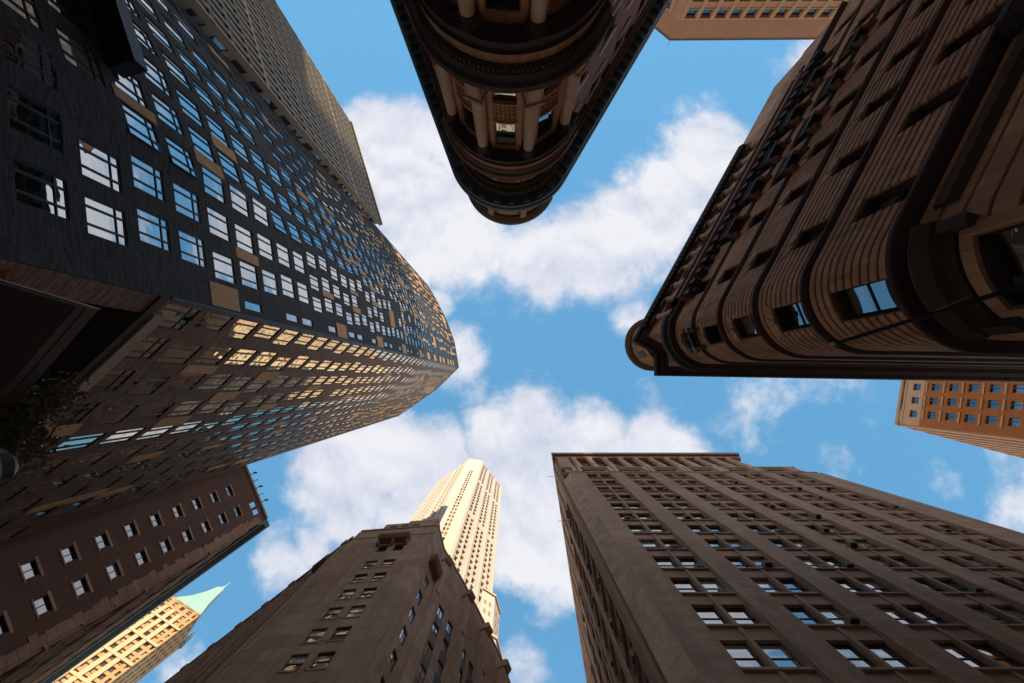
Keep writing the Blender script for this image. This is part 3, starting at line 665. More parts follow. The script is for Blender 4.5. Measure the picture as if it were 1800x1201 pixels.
# ================================================================== banded stone building with rounded corner (right)
def banded():
    T = thing('stone_building', (24, -8, GZ), 'brown banded stone building with rounded corner, deep windows and heavy dark cornice', 'building')
    ins = (32, -12); Tn = Vector((13.57, -5.1)); d = Vector((.494, -.869)); C = (15.72, -3.88); Rw = 2.48; LL = 31.0
    far = Tn + d * LL
    cv = Curve([tuple(far)] + arc(C, Rw, 209.6, 91, 30) + [(72, -.45)], ins)
    A0 = cv.s[1]; A1 = cv.s[31]
    sl = lambda t: A0 - t          # metres left of the corner -> s
    leftc = [2.15, 6.6, 10.0, 13.1, 16.5, 19.9, 23.3, 26.7]
    sarc = A0 + (A1 - A0) * .43
    rightc = [A1 + 2.6 + 3.5 * j for j in range(11)]
    cols = [(sl(c) - .62, sl(c) + .62) for c in leftc] + [(sarc - .62, sarc + .62)] + [(c - .62, c + .62) for c in rightc]
    cols.sort()
    ST = [14.8, 19.85, 24.0, 28.1, 32.2, 36.2]
    wl = []; z = 12.6; bands = [(GZ, 12.6, [(sarc - 1.1, sarc + 1.1, 5.5, 12.55)])]
    q = cv.at(sarc, -.44); wl.append((q.x, q.y, 5.5, cv.nrm(sarc), 2.2, 7.05, 'trans'))
    for i, zs in enumerate(ST[:-1]):
        a, b = zs + .42, zs + 2.85 if i else zs + 3.55
        if i == 0: a = zs + 1.1
        bands.append((z, ST[i + 1], [(c0, c1, a, b) for c0, c1 in cols])); z = ST[i + 1]
        for c0, c1 in cols:
            m = (c0 + c1) / 2; n = cv.nrm(m); q = cv.at(m, -.44); wl.append((q.x, q.y, a, n, c1 - c0, b - a, 'sash'))
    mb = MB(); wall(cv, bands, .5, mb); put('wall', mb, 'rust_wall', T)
    windows(T, wl, 'frame_bronze', 'glass_old', 300, 'side_windows')
    # rusticated courses with sunk joints, broken at the windows
    segs = []
    def courses(cvv, z0, z1, n, opn, s0, s1):
        h = (z1 - z0) / n
        for k in range(n):
            a, b = z0 + k * h, z0 + (k + 1) * h - .085
            cut = sorted((c0 - .003, c1 + .003) for c0, c1, w0, w1 in opn if w0 < b - .05 and w1 > a + .05); t = s0
            for c0, c1 in cut + [(s1, s1)]:
                if c0 > s1: c0 = s1
                if c0 - t > .12: segs.append((cvv, t, c0, a, b))
                t = max(t, c1)
    for i in range(5):
        opn = [(c0, c1, w0, w1) for (c0, c1, w0, w1) in bands[i + 1][2]]
        courses(cv, ST[i] + .42, ST[i + 1], 11 if i == 0 else 9, opn, 0, cv.L)
    courses(cv, 3.4, 14.7, 14, [(sarc - 1.5, sarc + 1.5, 4.5, 14.7)], 0, cv.L)
    for e in (-1, 1):
        mb = MB(); mb.cbox(cv, sarc + e * 1.3 - .19, sarc + e * 1.3 + .19, 4.6, 12.95, -.02, .2); put('jamb', mb, 'rust', T)
    mb = MB(); mb.cbox(cv, sarc - 1.48, sarc + 1.48, 12.6, 13.0, -.02, .16); put('lintel', mb, 'rust', T)
    # top storey: square wing ends flank the rounded bay
    tp = Curve([tuple(far), (12.9, -4.05), (14.15, -3.35), (14.62, -2.6), (14.62, -1.38), (72, -.42)], ins)
    B0 = tp.s[1]; B1 = tp.s[4]
    tcols = [(B0 - 2.9 - 3.36 * j - .55, B0 - 2.9 - 3.36 * j + .55) for j in range(6)] + [(B1 + 2.6 + 3.5 * j - .6, B1 + 2.6 + 3.5 * j + .6) for j in range(10)]
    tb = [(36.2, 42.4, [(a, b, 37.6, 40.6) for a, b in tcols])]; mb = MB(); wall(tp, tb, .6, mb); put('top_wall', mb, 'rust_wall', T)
    wl2 = []
    for a, b in tcols:
        m = (a + b) / 2; q = tp.at(m, -.54); wl2.append((q.x, q.y, 37.6, tp.nrm(m), b - a, 3.0, 'sash'))
    windows(T, wl2, 'frame_bronze', 'glass_old', 300, 'top_side_windows')
    courses(tp, 36.5, 42.2, 14, [(a - .5, b + .5, 36, 41.2) for a, b in tcols], 0, tp.L)
    def sz(t):
        m = (t[1] + t[2]) / 2; q = t[0].at(m); return seen(q.x, q.y, t[3], t[0].nrm(m), (t[2] - t[1]) * (t[4] - t[3]))
    segs.sort(key=lambda t: -sz(t)); rest = MB()
    for i, t in enumerate(segs):
        mb = MB() if i < 300 else rest
        mb.sweep(t[0], [(-.02, t[3]), (.10, t[3]), (.13, t[3] + .03), (.13, t[4] - .03), (.10, t[4]), (-.02, t[4])], t[1], t[2])
        if mb is not rest: put('stone_course', mb, 'rust', T)
    put('small_courses', rest, 'rust', T, 'stuff')
    # voussoirs over the windows (splayed flat arches)
    for i, zs in enumerate(ST[1:-1]):
        top = zs + 2.85
        for c0, c1 in cols:
            if c0 > A1 + 1: continue
            m = (c0 + c1) / 2
            for e in (-2, -1, 0, 1, 2):
                w = .125
                pts = [(m + e * .25 - w + .012, top), (m + e * .25 + w - .012, top), (m + e * .36 + w * 1.4, top + .46), (m + e * .36 - w * 1.4 + .02, top + .46)]
                def P(s_, z_, o): q = cv.at(s_, o); return (q.x, q.y, z_)
                o1 = .22 if e == 0 else .16
                mb = MB(); mb.hexa([P(s_, z_, .0) for s_, z_ in pts], [P(s_, z_, o1) for s_, z_ in pts]); put('voussoir', mb, 'rust', T)
    # string courses
    for i, zs in enumerate(ST):
        w = .55 if i in (0, 5) else .27
        mb = MB(); mb.sweep(cv, [(-.02, zs), (.14, zs), (w - .05, zs + .12), (w, zs + .2), (w, zs + .36), (.1, zs + .42), (-.02, zs + .42)], 0, cv.L); put('string_course', mb, 'dark_trim', T)
    # heavy ground-floor cornice and bracketed balcony
    mb = MB(); mb.sweep(cv, [(-.02, 13.2), (.2, 13.2), (.3, 13.5), (.8, 13.7), (.9, 14.1), (.95, 14.2), (.95, 14.5), (-.02, 14.7)], sl(16), sl(7.4)); lcn = put('lower_cornice', mb, 'dark_iron', T)
    for k in range(6):
        t = sl(7.8 + 1.5 * k); mb = MB(); mb.sweep(cv, [(.0, 11.6), (.3, 11.8), (.35, 12.5), (.75, 13.2), (.8, 13.65), (.0, 13.65)], t - .2, t + .2); q = cv.at(t, .4); mb.scroll((q.x, q.y, 0), cv.nrm(t), .3, .5, 12.3, 0, 12); put('console', mb, 'dark_iron', lcn)
    mb = MB(); mb.sweep(cv, [(-.02, 13.4), (.16, 13.4), (.3, 13.7), (.3, 14.1), (-.02, 14.3)], sl(7.3), A0 - .3); put('lower_moulding', mb, 'dark_trim', T)
    mb = MB(); mb.sweep(cv, [(-.02, 13.1), (.2, 13.1), (.3, 13.4), (.5, 13.6), (.6, 14.2), (.4, 14.45), (-.02, 14.5)], sarc - 1.75, sarc + 1.75); put('lower_hood', mb, 'dark_trim', T)
    for e in (-1, 1):
        mb = MB(); mb.cbox(cv, sarc + e * 1.5 - .16, sarc + e * 1.5 + .16, 12.5, 13.4, .1, .5); put('hood_bracket', mb, 'dark_trim', T)
    # balconies of dark iron on carved consoles (left flank)
    rb = random.Random(4)
    def balcony(s, z, w, p):
        mb = MB(); mb.cbox(cv, s - w / 2, s + w / 2, z, z + .18, .1, p); b = put('balcony', mb, 'dark_iron', T)
        for k in range(int(w / .16) + 1):
            t = s - w / 2 + .04 + k * .16
            mb = MB(); mb.cbox(cv, t - .018, t + .018, z + .18, z + 1.0, p - .08, p - .04); put('baluster', mb, 'dark_iron', b)
        mb = MB(); mb.cbox(cv, s - w / 2, s + w / 2, z + 1.0, z + 1.08, p - .12, p); put('rail', mb, 'dark_iron', b)
        for e in (-1, 1):
            t = s + e * (w / 2 - .2); mb = MB(); mb.sweep(cv, [(.1, z - .9), (.28, z - .8), (.35, z - .45), (p * .8, z - .25), (p - .05, z - .02), (.1, z - .02)], t - .13, t + .13)
            q = cv.at(t, .36); mb.scroll((q.x, q.y, 0), cv.nrm(t), .2, .3, z - .62, 0, 12); put('console', mb, 'dark_sandstone', b)
    for c in leftc[1:6]:
        balcony(sl(c), 32.45, 1.9, .8)
    for c in leftc[2:6]: balcony(sl(c), 28.35, 1.8, .65)
    balcony(sarc, 32.45, 1.6, .55)
    # long carved gallery under the top storey
    mb = MB(); mb.sweep(cv, [(-.02, 34.9), (.25, 34.9), (.3, 35.4), (.9, 35.7), (.95, 36.15), (-.02, 36.18)], 8, A0 - 1.2); gl_ = put('gallery', mb, 'dark_sandstone', T)
    for k in range(24):
        s = A0 - 1.6 - k * .98; mb = MB(); mb.cbox(cv, s - .16, s + .16, 34.6, 35.6, .1, .75); q = cv.at(s, .5); mb.scroll((q.x, q.y, 0), cv.nrm(s), .24, .36, 35.0, 0, 10); put('console', mb, 'dark_iron', gl_)
    for k in range(46):
        s = A0 - 1.5 - k * .5; q = cv.at(s, .8); mb = MB(); mb.lathe((q.x, q.y), [(.07, 36.2), (.12, 36.45), (.05, 36.75), (.08, 36.95)], 8); put('baluster', mb, 'dark_iron', gl_)
    mb = MB(); mb.cbox(cv, 8, A0 - 1.2, 36.96, 37.1, .68, .92); put('rail', mb, 'dark_iron', gl_)
    # half columns between the top windows
    for j in range(6):
        for e in (-.92, .92):
            s = B0 - 2.9 - 3.36 * j + e; q = tp.at(s, .22); mb = MB(); mb.lathe((q.x, q.y), [(.30, 37.3), (.28, 37.6), (.235, 40.9), (.34, 41.3)], 14); co = put('column', mb, 'quoin', T, smooth=True)
            mb = MB(); mb.cbox(tp, s - .38, s + .38, 41.3, 41.6, 0, .62); mb.cbox(tp, s - .36, s + .36, 36.9, 37.3, 0, .6); put('capital', mb, 'dark_sandstone', co)
    # main cornice follows the wing ends
    mb = MB(); mb.sweep(tp, [(-.05, 41.9), (.2, 41.9), (.25, 42.2), (.5, 42.35), (.55, 42.7), (.92, 42.8), (.98, 43.1), (1.02, 43.35), (-.05, 43.6)], 10.6, tp.L); mc = put('main_cornice', mb, 'dark_trim', T)
    for k in range(40):
        s = 11.0 + k * .5
        if s > B0 - .2: break
        mb = MB(); mb.cbox(tp, s, s + .26, 42.36, 42.68, .5, .86); put('modillion', mb, 'dark_iron', mc)
    # curved hood over the rounded bay
    mb = MB(); mb.sweep(cv, [(-.02, 36.6), (.4, 36.7), (.75, 37.2), (.8, 37.6), (.3, 37.8), (-.02, 37.8)], A0 + .1, A1 - .3); put('bay_hood', mb, 'dark_iron', T)
    # rounded attic over the corner
    ac = (15.25, -3.85); mb = MB(); mb.lathe(ac, [(2.45, 43.4), (2.45, 47.6), (2.5, 48.0), (2.75, 48.3), (2.8, 49.2), (2.45, 49.5)], 40); at = put('attic_drum', mb, 'rust', T, smooth=True)
    mb = MB(); mb.lathe(ac, [(2.62, 48.0), (2.86, 48.35), (2.9, 49.25), (2.6, 49.45)], 40); put('attic_coping', mb, 'dark_sandstone', at, smooth=True)
    acv = Curve(arc(ac, 2.45, 250, 110, 24), ac)
    for k in range(3):
        s = acv.L * (.28 + .22 * k); mb = MB(); mb.cbox(acv, s - .35, s + .35, 44.6, 46.6, -.02, .06); put('attic_recess', mb, 'dark_iron', at)
    # plain upper wing without cornice at the far end, with roof pipes
    pl = Curve([tuple(far), tuple(Tn + d * 20.4)], ins); mb = MB(); mb.cbox(pl, 0, pl.L, 43.0, 47.4, -8, -.02); put('upper_wing', mb, 'rust', T)
    cl = [tuple(far), (70, -40), (72, -.6)]
    for a, b in zip(cl, cl[1:]):
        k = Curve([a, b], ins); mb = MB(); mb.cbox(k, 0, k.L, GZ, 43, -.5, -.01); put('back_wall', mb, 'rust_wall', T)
    roofcap(T, [tuple(far), (13.6, -4.2), (14.8, -2.2), (71, -1.2), (69, -39)], 42.9, 'soffit')
    # tall ground-floor window in the rounded corner
    return T
banded()
# flagpole on the rounded corner
fp = thing('flagpole', (13.5, -2.5, 11.5), 'black flagpole slanting out from the rounded corner of the banded stone building', 'flagpole')
mb = MB(); mb.tube([(13.75, -2.55, 11.75), (9.65, -1.08, 13.5)], [.075, .05], 10); put('pole', mb, 'dark_iron', fp, smooth=True)
mb = MB(); mb.lathe((9.6, -1.06), [(.02, 13.45), (.055, 13.48), (.075, 13.53), (.055, 13.58), (.02, 13.61)], 12); put('finial', mb, 'white_metal', fp, smooth=True)
mb = MB(); mb.tube([(13.6, -2.5, 13.2), (11.6, -1.8, 12.7)], .012, 5); put('stay_wire', mb, 'white_metal', fp)
mb = MB(); mb.box(13.45, 13.75, -2.75, -2.35, 11.5, 12.0); put('bracket', mb, 'dark_iron', fp)

# ================================================================== brownstone office block (lower right)
def office():
    T = thing('office_building', (28, 26, GZ), 'brown stone office block with paired windows, wide piers and a columned top storey', 'building')
    ins = (30, 40); X0, X1 = 9.05, 47.2
    fr = Curve([(X0, 14.3), (X1, 14.3)], ins)
    lf = Curve([(7.95, 15.25), (8.0 + .15 * 46, 15.25 + .99 * 46)], ins)
    rows = [(39.8 + 4.0 * k, 42.4 + 4.0 * k) for k in range(-9, 8)]
    bays = [11.42 + 5.68 * j for j in range(6)]
    cols = [c for b in bays for c in ((b - X0 + .04, b - X0 + 1.54), (b - X0 + 1.96, b - X0 + 3.46))]
    facade(T, fr, GZ, 70.6, rows, cols, .32, 'brownstone', 'frame_bronze', 'glass_old', 'sash')
    # piers stand proud, with a moulded edge
    piers = [(9.07, 11.2)] + [(15.06 + 5.68 * j, 17.02 + 5.68 * j) for j in range(5)] + [(43.46, 47.18)]
    for a, b in piers:
        mb = MB(); mb.cbox(fr, a - X0, b - X0, GZ, 70.55, -.02, .24); p = put('pier', mb, 'brownstone', T)
        if a > 10:
            for w, o in ((.10, .13),):
                mb = MB(); mb.cbox(fr, a - X0 - w, a - X0 - .003, GZ, 70.5, -.02, o); put('pier_moulding', mb, 'brownstone_trim', p)
        if b < 45:
            mb = MB(); mb.cbox(fr, b - X0 + .003, b - X0 + .1, GZ, 70.5, -.02, .13); put('pier_moulding', mb, 'brownstone_trim', p)
    for b in bays:
        for z0, z1 in rows:
            mb = MB(); mb.cbox(fr, b - X0 - .12, b - X0 + 3.52, z0 - .2, z0 - .02, -.02, .16); put('sill', mb, 'brownstone_trim', T)
        mb = MB(); mb.cbox(fr, b - X0 + 1.62, b - X0 + 1.88, GZ, 70.5, -.02, .09); put('mullion', mb, 'brownstone_trim', T)
    # quoined canted corner: patchwork of paler stones
    qc = Curve([(7.95, 15.25), (X0, 14.02)], ins); rq = random.Random(2); z = 10.0
    mb = MB(); mb.cbox(qc, 0, qc.L, GZ, 71, -.4, .0); put('corner_wall', mb, 'brownstone_trim', T)
    while z < 70:
        h = rq.choice((.62, .62, 1.24)); k = rq.uniform(.4, .62)
        for a, b in ((.03, k * qc.L), (k * qc.L + .012, qc.L - .03)):
            mb = MB(); mb.cbox(qc, a, b, z, z + h - .02, -.01, .03 + rq.uniform(0, .012)); put('quoin', mb, 'quoin', T)
        z += h
    # belt, attic with arched openings
    at = Curve([(8.55, 14.3), (45.7, 14.3)], ins)
    mb = MB(); mb.sweep(Curve([(8.2, 15.6), (8.2, 14.3), (46.8, 14.3)], ins), [(-.3, 70.5), (.1, 70.5), (.14, 70.8), (.26, 70.9), (.28, 71.15), (-.3, 71.3)], 0, 39.9); put('belt_course', mb, 'brownstone_trim', T)
    aops = [(b - 8.55 - .15, b - 8.55 + 3.5, 71.6, 74.2) for b in bays]
    mb = MB(); wall(at, [(71.2, 74.9, aops)], .8, mb); put('attic_wall', mb, 'brownstone_trim', T)
    wl = []
    for a, b, z0, z1 in aops:
        m = (a + b) / 2
        for e in (-.85, .85):
            q = at.at(m + e, -.7); wl.append((q.x, q.y, z0 + .05, at.nrm(m), 1.5, z1 - z0 - .1, 'sash'))
        # segmental arch lip at the foot of the opening
        mb = MB(); N_ = 10
        pts = [at.at(a + (b - a) * i / N_, .12) for i in range(N_ + 1)]
        mb.tube([(p.x, p.y, 71.5 + .55 * math.sin(math.pi * i / N_)) for i, p in enumerate(pts)], .12, 8); put('arch_lip', mb, 'quoin', T)
    windows(T, wl, 'frame_bronze', 'glass_dark')
    for j in range(7):
        for e in (-.42, .42):
            x = 16.04 - 5.68 + 5.68 * j + e - 8.55
            if x < .2 or x > at.L - .3: continue
            mb = MB(); mb.cbox(at, x - .26, x + .26, 71.3, 74.85, -.02, .34); put('pilaster', mb, 'quoin', T)
    mb = MB(); mb.sweep(Curve([(15.1, 60), (8.3, 14.3), (45.9, 14.3)], ins), [(-.3, 74.6), (.12, 74.6), (.16, 74.9), (.26, 75.0), (.28, 75.35), (-.3, 75.5)], 0, 90); put('attic_cornice', mb, 'brownstone_trim', T)
    # colonnade storey
    cb = Curve([(8.5, 14.3), (42.2, 14.3)], ins)
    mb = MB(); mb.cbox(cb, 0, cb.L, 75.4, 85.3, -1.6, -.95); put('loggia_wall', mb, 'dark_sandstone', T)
    mb = MB(); mb.cbox(cb, .05, 1.9, 75.45, 85.3, -.94, .1); put('end_pier', mb, 'brownstone_trim', T)
    for k in range(11):
        q = cb.at(3.05 + 2.84 * k, -.42); mb = MB(); mb.lathe((q.x, q.y), [(.62, 75.45), (.6, 75.8), (.52, 75.95), (.52, 78.5), (.45, 84.6), (.58, 84.9), (.62, 85.3)], 18); put('column', mb, 'quoin', T, smooth=True)
    top = Curve([(15.1, 60), (8.3, 14.3), (42.3, 14.3), (42.3, 22)], ins)
    mb = MB(); mb.sweep(top, [(-1.7, 85.32), (.02, 85.32), (.02, 85.8), (.1, 85.9), (.1, 86.2), (-1.7, 86.2)], 0, top.L); put('entablature', mb, 'brownstone_trim', T)
    mb = MB(); mb.sweep(top, [(-1.7, 86.22), (.12, 86.22), (.16, 86.6), (.5, 86.7), (.54, 87.3), (.6, 87.6), (-1.7, 88)], 0, top.L); mc = put('main_cornice', mb, 'brownstone_trim', T)
    for k in range(66):
        s = 46.2 + .2 + k * .52
        if s > 46.2 + 33.6: break
        mb = MB(); mb.cbox(top, s, s + .26, 86.3, 86.66, .12, .46); put('modillion', mb, 'dark_sandstone', mc)
    for k in range(44):
        mb = MB(); s = 45.2 - k * 1.0; mb.cbox(top, s, s + .4, 86.3, 86.66, .12, .46); put('modillion', mb, 'dark_sandstone', mc)
    # left flank
    lrows = rows; lcols = []
    for j in range(8):
        b = 2.6 + 5.5 * j; lcols += [(b, b + 1.3), (b + 1.9, b + 3.2)]
    facade(T, lf, GZ, 71, lrows, lcols, .32, 'brownstone', 'frame_bronze', 'glass_old', 'sash')
    for j in range(9):
        a = 5.5 * j + .62; mb = MB(); mb.cbox(lf, a, a + 1.4, GZ, 70.8, -.02, .3); put('pier', mb, 'brownstone_trim', T)
    for j in range(8):
        for k in range(0, len(rows)):
            mb = MB(); mb.cbox(lf, 2.45 + 5.5 * j, 5.95 + 5.5 * j, rows[k][0] - .25, rows[k][0] - .02, -.02, .26); put('sill', mb, 'brownstone_trim', T)
    mb = MB(); mb.cbox(lf, 0, lf.L, 71.2, 85.3, -.6, -.05); put('upper_flank', mb, 'brownstone_trim', T)
    for j in range(12):
        a = .8 + 3.8 * j; mb = MB(); mb.cbox(lf, a, a + 1.3, 71.4, 85.3, -.04, .3); put('pilaster', mb, 'brownstone_trim', T)
    for j in range(4):
        t = 5.2 + 7.5 * j; p, q = lf.at(t, .55), lf.at(t, .4); mb = MB(); mb.tube([(p.x, p.y, 80), (p.x, p.y, 50), (q.x, q.y, 6)], .035, 6); put('drain_pipe', mb, 'white_metal', T)
    # roof poles sticking out past the flank
    for t, z in ((1.0, 79.0), (4.5, 66.0)):
        p, q = lf.at(t, 0), lf.at(t, 1.9); mb = MB(); mb.tube([(p.x, p.y, z), (q.x, q.y, z + .6)], .03, 6); put('wall_rod', mb, 'dark_iron', T)
    e1, e2 = Curve([(X1, 14.3), (50, 60)], ins), Curve([(15, 60.8), (50, 60)], ins)
    for k in (e1, e2):
        mb = MB(); mb.cbox(k, 0, k.L, GZ, 71, -.5, -.01); put('back_wall', mb, 'brownstone_trim', T)
    roofcap(T, [(8.4, 15.6), (46.9, 14.6), (49.5, 59.5), (15, 60)], 75.3, 'soffit')
    return fr, lf, rows, bays, X0
of_fr, of_lf, of_rows, of_bays, of_X0 = office()

# window air conditioners, each a thing of its own
def air_con(cv, s, z, w, h, p, label, tilt=0):
    n = cv.nrm(s); q = cv.at(s, -.2); ang = math.atan2(n.x, -n.y)
    T = thing('air_conditioner', (q.x, q.y, z), label, 'air conditioner', 'window air conditioners')
    T.rotation_euler = (0, 0, ang)
    def loc(name, mb, m, par):
        me = mb.mesh(name, [m]); o = bpy.data.objects.new(name, me); COL.objects.link(o); o.parent = par; return o
    mb = MB(); mb.box(-w / 2, w / 2, -p, .1, 0, h); c = loc('case', mb, 'ac_case', T)
    mb = MB(); mb.box(-w / 2 + .05, w / 2 - .05, -p - .02, -p - .003, .05, h - .05); loc('grille', mb, 'ac_grille', T)
    mb = MB(); mb.box(-w / 2 + .06, w / 2 - .06, -p + .06, -.05, -.015, -.003); loc('underside_vent', mb, 'ac_grille', T)
    for e in (-w / 2 + .01, w / 2 - .05):
        mb = MB(); mb.box(e, e + .04, -p, -.1, -.05, -.004); loc('rail', mb, 'white_metal', T)
# (bay, window of the pair, floors above the lowest row) as seen in the photograph
ACS = [(0, 0, 11), (0, 1, 11), (0, 0, 10), (0, 1, 9), (0, 1, 8), (0, 1, 7), (0, 0, 13), (1, 0, 11), (1, 1, 9), (1, 1, 8), (1, 0, 15), (1, 1, 14), (1, 1, 13), (2, 0, 15), (2, 1, 14), (2, 0, 11), (2, 1, 10), (2, 0, 8), (2, 1, 8),
       (3, 1, 15), (3, 0, 12), (3, 1, 11), (3, 0, 10), (3, 0, 9), (3, 1, 7), (4, 1, 14), (4, 1, 13), (4, 1, 11), (4, 0, 9), (4, 1, 8), (5, 0, 14), (5, 1, 12), (5, 1, 10), (5, 0, 10), (1, 1, 6), (4, 0, 7)]
ra = random.Random(8)
for (b, w, k) in ACS:
    s = of_bays[b] - of_X0 + (.8 if w == 0 else 2.7) + ra.choice((-.25, .2, .25)); fl = len(of_rows) - k
    air_con(of_fr, s, of_rows[k][0] + .03, .66, .42, ra.uniform(.35, .8), 'air conditioner on office block front, %s bay from corner, %s window, %s row from top' % (ORD[b], ('left', 'right')[w], ORD[fl - 1]))
for i, (j, w, k) in enumerate([(0, 0, 7), (0, 1, 9), (0, 0, 10), (0, 1, 12), (1, 0, 8), (1, 1, 10), (1, 0, 12), (1, 1, 6), (2, 0, 9), (2, 1, 11)]):
    s = 2.6 + 5.5 * j + (.65 if w == 0 else 2.55); air_con(of_lf, s, of_rows[k][0] + .03, .66, .45, .6, 'air conditioner on office block left flank, %s bay, %s window, %s row from top' % (ORD[j], ('near', 'far')[w], ORD[len(of_rows) - k - 1]))

# ================================================================== stone building with scrolled buttresses (lower centre)
def scrolled():
    T = thing('scrolled_building', (-17, 30, GZ), 'grey-brown limestone building with scroll-topped side bays and two columns of windows', 'building')
    ins = (-16, 36); cor = (-10.8, 21.55); lc = (-22.4, 22.45)
    fr = Curve([lc, cor], ins); H = 69.5
    rows = [(55.5 - 3.8 * k, 57.7 - 3.8 * k) for k in range(13, -1, -1)]
    def sx_(x): return (x - lc[0]) * fr.L / (cor[0] - lc[0])
    cols = [(sx_(-17.65), sx_(-16.2)), (sx_(-15.5), sx_(-14.05))]
    facade(T, fr, GZ, 60, rows, cols, .24, 'limestone', 'frame_bronze', 'glass_old', 'sash')
    mb = MB(); wall(fr, [(60, H, [(cols[0][0], cols[0][1], 60.6, 63.0), (cols[1][0], cols[1][1], 60.6, 63.0)])], .42, mb); put('top_wall', mb, 'limestone', T)
    wl = []
    for a, b in cols:
        q = fr.at((a + b) / 2, -.36); wl.append((q.x, q.y, 60.6, fr.nrm(1), b - a, 2.4, 'sash'))
    windows(T, wl, 'frame_bronze', 'glass_dark')
    for a, b in cols:
        for z0, z1 in rows:
            mb = MB(); mb.cbox(fr, a - .1, b + .1, z0 - .16, z0, -.02, .06); put('sill', mb, 'limestone_trim', T)
    for z0 in [r[1] for r in rows] :
        mb = MB(); mb.cbox(fr, cols[0][1] + .05, cols[1][0] - .05, z0 - 2.1, z0 - .1, -.02, .03); put('mullion_panel', mb, 'limestone_trim', T)
    # hooded balcony over the top pair of windows
    mb = MB(); mb.sweep(fr, [(0, 63.4), (.7, 63.6), (1.0, 64.2), (1.0, 64.7), (0, 65.0)], cols[0][0] - .3, cols[1][1] + .3); hd = put('window_hood', mb, 'dark_sandstone', T)
    for s in (cols[0][0] - .1, (cols[0][1] + cols[1][0]) / 2, cols[1][1] + .1):
        mb = MB(); mb.sweep(fr, [(0, 62.3), (.35, 62.5), (.6, 63.5), (0, 63.5)], s - .15, s + .15); put('console', mb, 'dark_sandstone', hd)
    # stepped parapet
    mb = MB(); mb.cbox(fr, .2, fr.L, H, H + .5, -.6, .12); put('coping', mb, 'limestone_trim', T)
    mb = MB(); mb.cbox(fr, 3.2, fr.L - .2, H + .5, H + 3.0, -1.2, -.1); put('parapet', mb, 'limestone', T)
    mb = MB(); mb.cbox(fr, 6.6, fr.L - .5, H + 3.0, H + 4.2, -1.1, -.2); put('parapet_step', mb, 'limestone', T)
    for k in range(3):
        mb = MB(); mb.cbox(fr, 4.2 + 1.7 * k, 5.2 + 1.7 * k, H + 1.2, H + 1.7, -.12, -.02); put('parapet_slot', mb, 'soffit', T)
    # right flank steps outwards bay by bay
    rt = Curve([cor, (-9.9, 25.0), (-7.0, 29.7), (-4.9, 33.5), (-1.6, 40.0), (1.5, 48)], ins)
    rrows = rows; rc = [(2.1, 3.2), (6.0, 7.1), (8.1, 9.2), (11.4, 12.5), (13.3, 14.4), (16.6, 17.7), (19, 20.1), (22, 23)]
    facade(T, rt, GZ, H, rrows, rc, .24, 'limestone', 'frame_bronze', 'glass_old', 'double')
    for a, b in rc[1:]:
        for k in range(len(rrows) - 1):
            mb = MB(); mb.cbox(rt, a, b, rrows[k][1] + .1, rrows[k + 1][0] - .1, -.3, .03); put('spandrel', mb, 'dark_panel', T)
    mb = MB(); mb.sweep(rt, [(0, 59.6), (.8, 60.0), (1.1, 60.8), (1.0, 61.6), (0, 61.9)], 1.4, 3.9); hd = put('window_hood', mb, 'dark_sandstone', T)
    # scroll-topped buttresses on both flanks
    def butt(cv, s, w, p, z, r):
        mb = MB(); mb.cbox(cv, s - w / 2, s + w / 2, GZ, z, -.3, p); b = put('buttress', mb, 'limestone', T)
        mb = MB(); q = cv.at(s, p - r * .25); mb.scroll((q.x, q.y, 0), cv.nrm(s), r, w * .95, z + r * .55, 0, 20)
        q = cv.at(s, p - r * 1.7); mb.scroll((q.x, q.y, 0), cv.nrm(s), r * .6, w * .9, z + r * .5, 0, 16); put('scroll', mb, 'limestone_trim', b, smooth=False)
        mb = MB(); mb.cbox(cv, s - w * .3, s + w * .3, z - 9, z - 1.2, p - .02, p + .1); put('buttress_panel', mb, 'limestone_trim', b)
        mb = MB(); mb.cbox(cv, s - w * .62, s + w * .62, z - .35, z, -.3, p + .15); put('buttress_cap', mb, 'limestone_trim', b)
    for s, p, z in ((4.6, .5, 66.5), (10.3, .75, 66.5), (15.4, .8, 66.5), (20.9, .9, 66.5), (25.6, .9, 66)): butt(rt, s, 1.25, p, z, .85)
    lf = Curve([lc, (lc[0] - .78 * 40, lc[1] + .60 * 40)], ins)
    facade(T, lf, GZ, 66.5, rows, [(2.0 + 4.5 * j, 3.2 + 4.5 * j) for j in range(8)], .42, 'limestone', 'frame_bronze', 'glass_old', 'double')
    for j in range(8): butt(lf, .9 + 4.5 * j, 1.0, .2, 65.6, .42)
    mb = MB(); mb.cbox(lf, 0, lf.L, 66.5, 67.2, -.5, .3); put('coping', mb, 'limestone_trim', T)
    mb = MB(); mb.sweep(lf, [(0, 60.6), (.5, 60.9), (.75, 61.6), (.7, 62.3), (0, 62.5)], 1.6, 3.8); put('window_hood', mb, 'dark_sandstone', T)
    mb = MB(); mb.cbox(rt, 0, rt.L, H, H + .5, -.6, .12); put('coping', mb, 'limestone_trim', T)
    roofcap(T, [lc, cor, (-10, 25), (-7.2, 29.7), (-2, 40), (1, 48), (-40, 60), (-52, 46)], 66.6, 'soffit')
    bk = Curve([(1.5, 48), (-36, 62), (-53.6, 46.5)], ins); mb = MB(); mb.cbox(bk, 0, bk.L, GZ, 66.5, -.5, 0); put('back_wall', mb, 'limestone_trim', T)
scrolled()

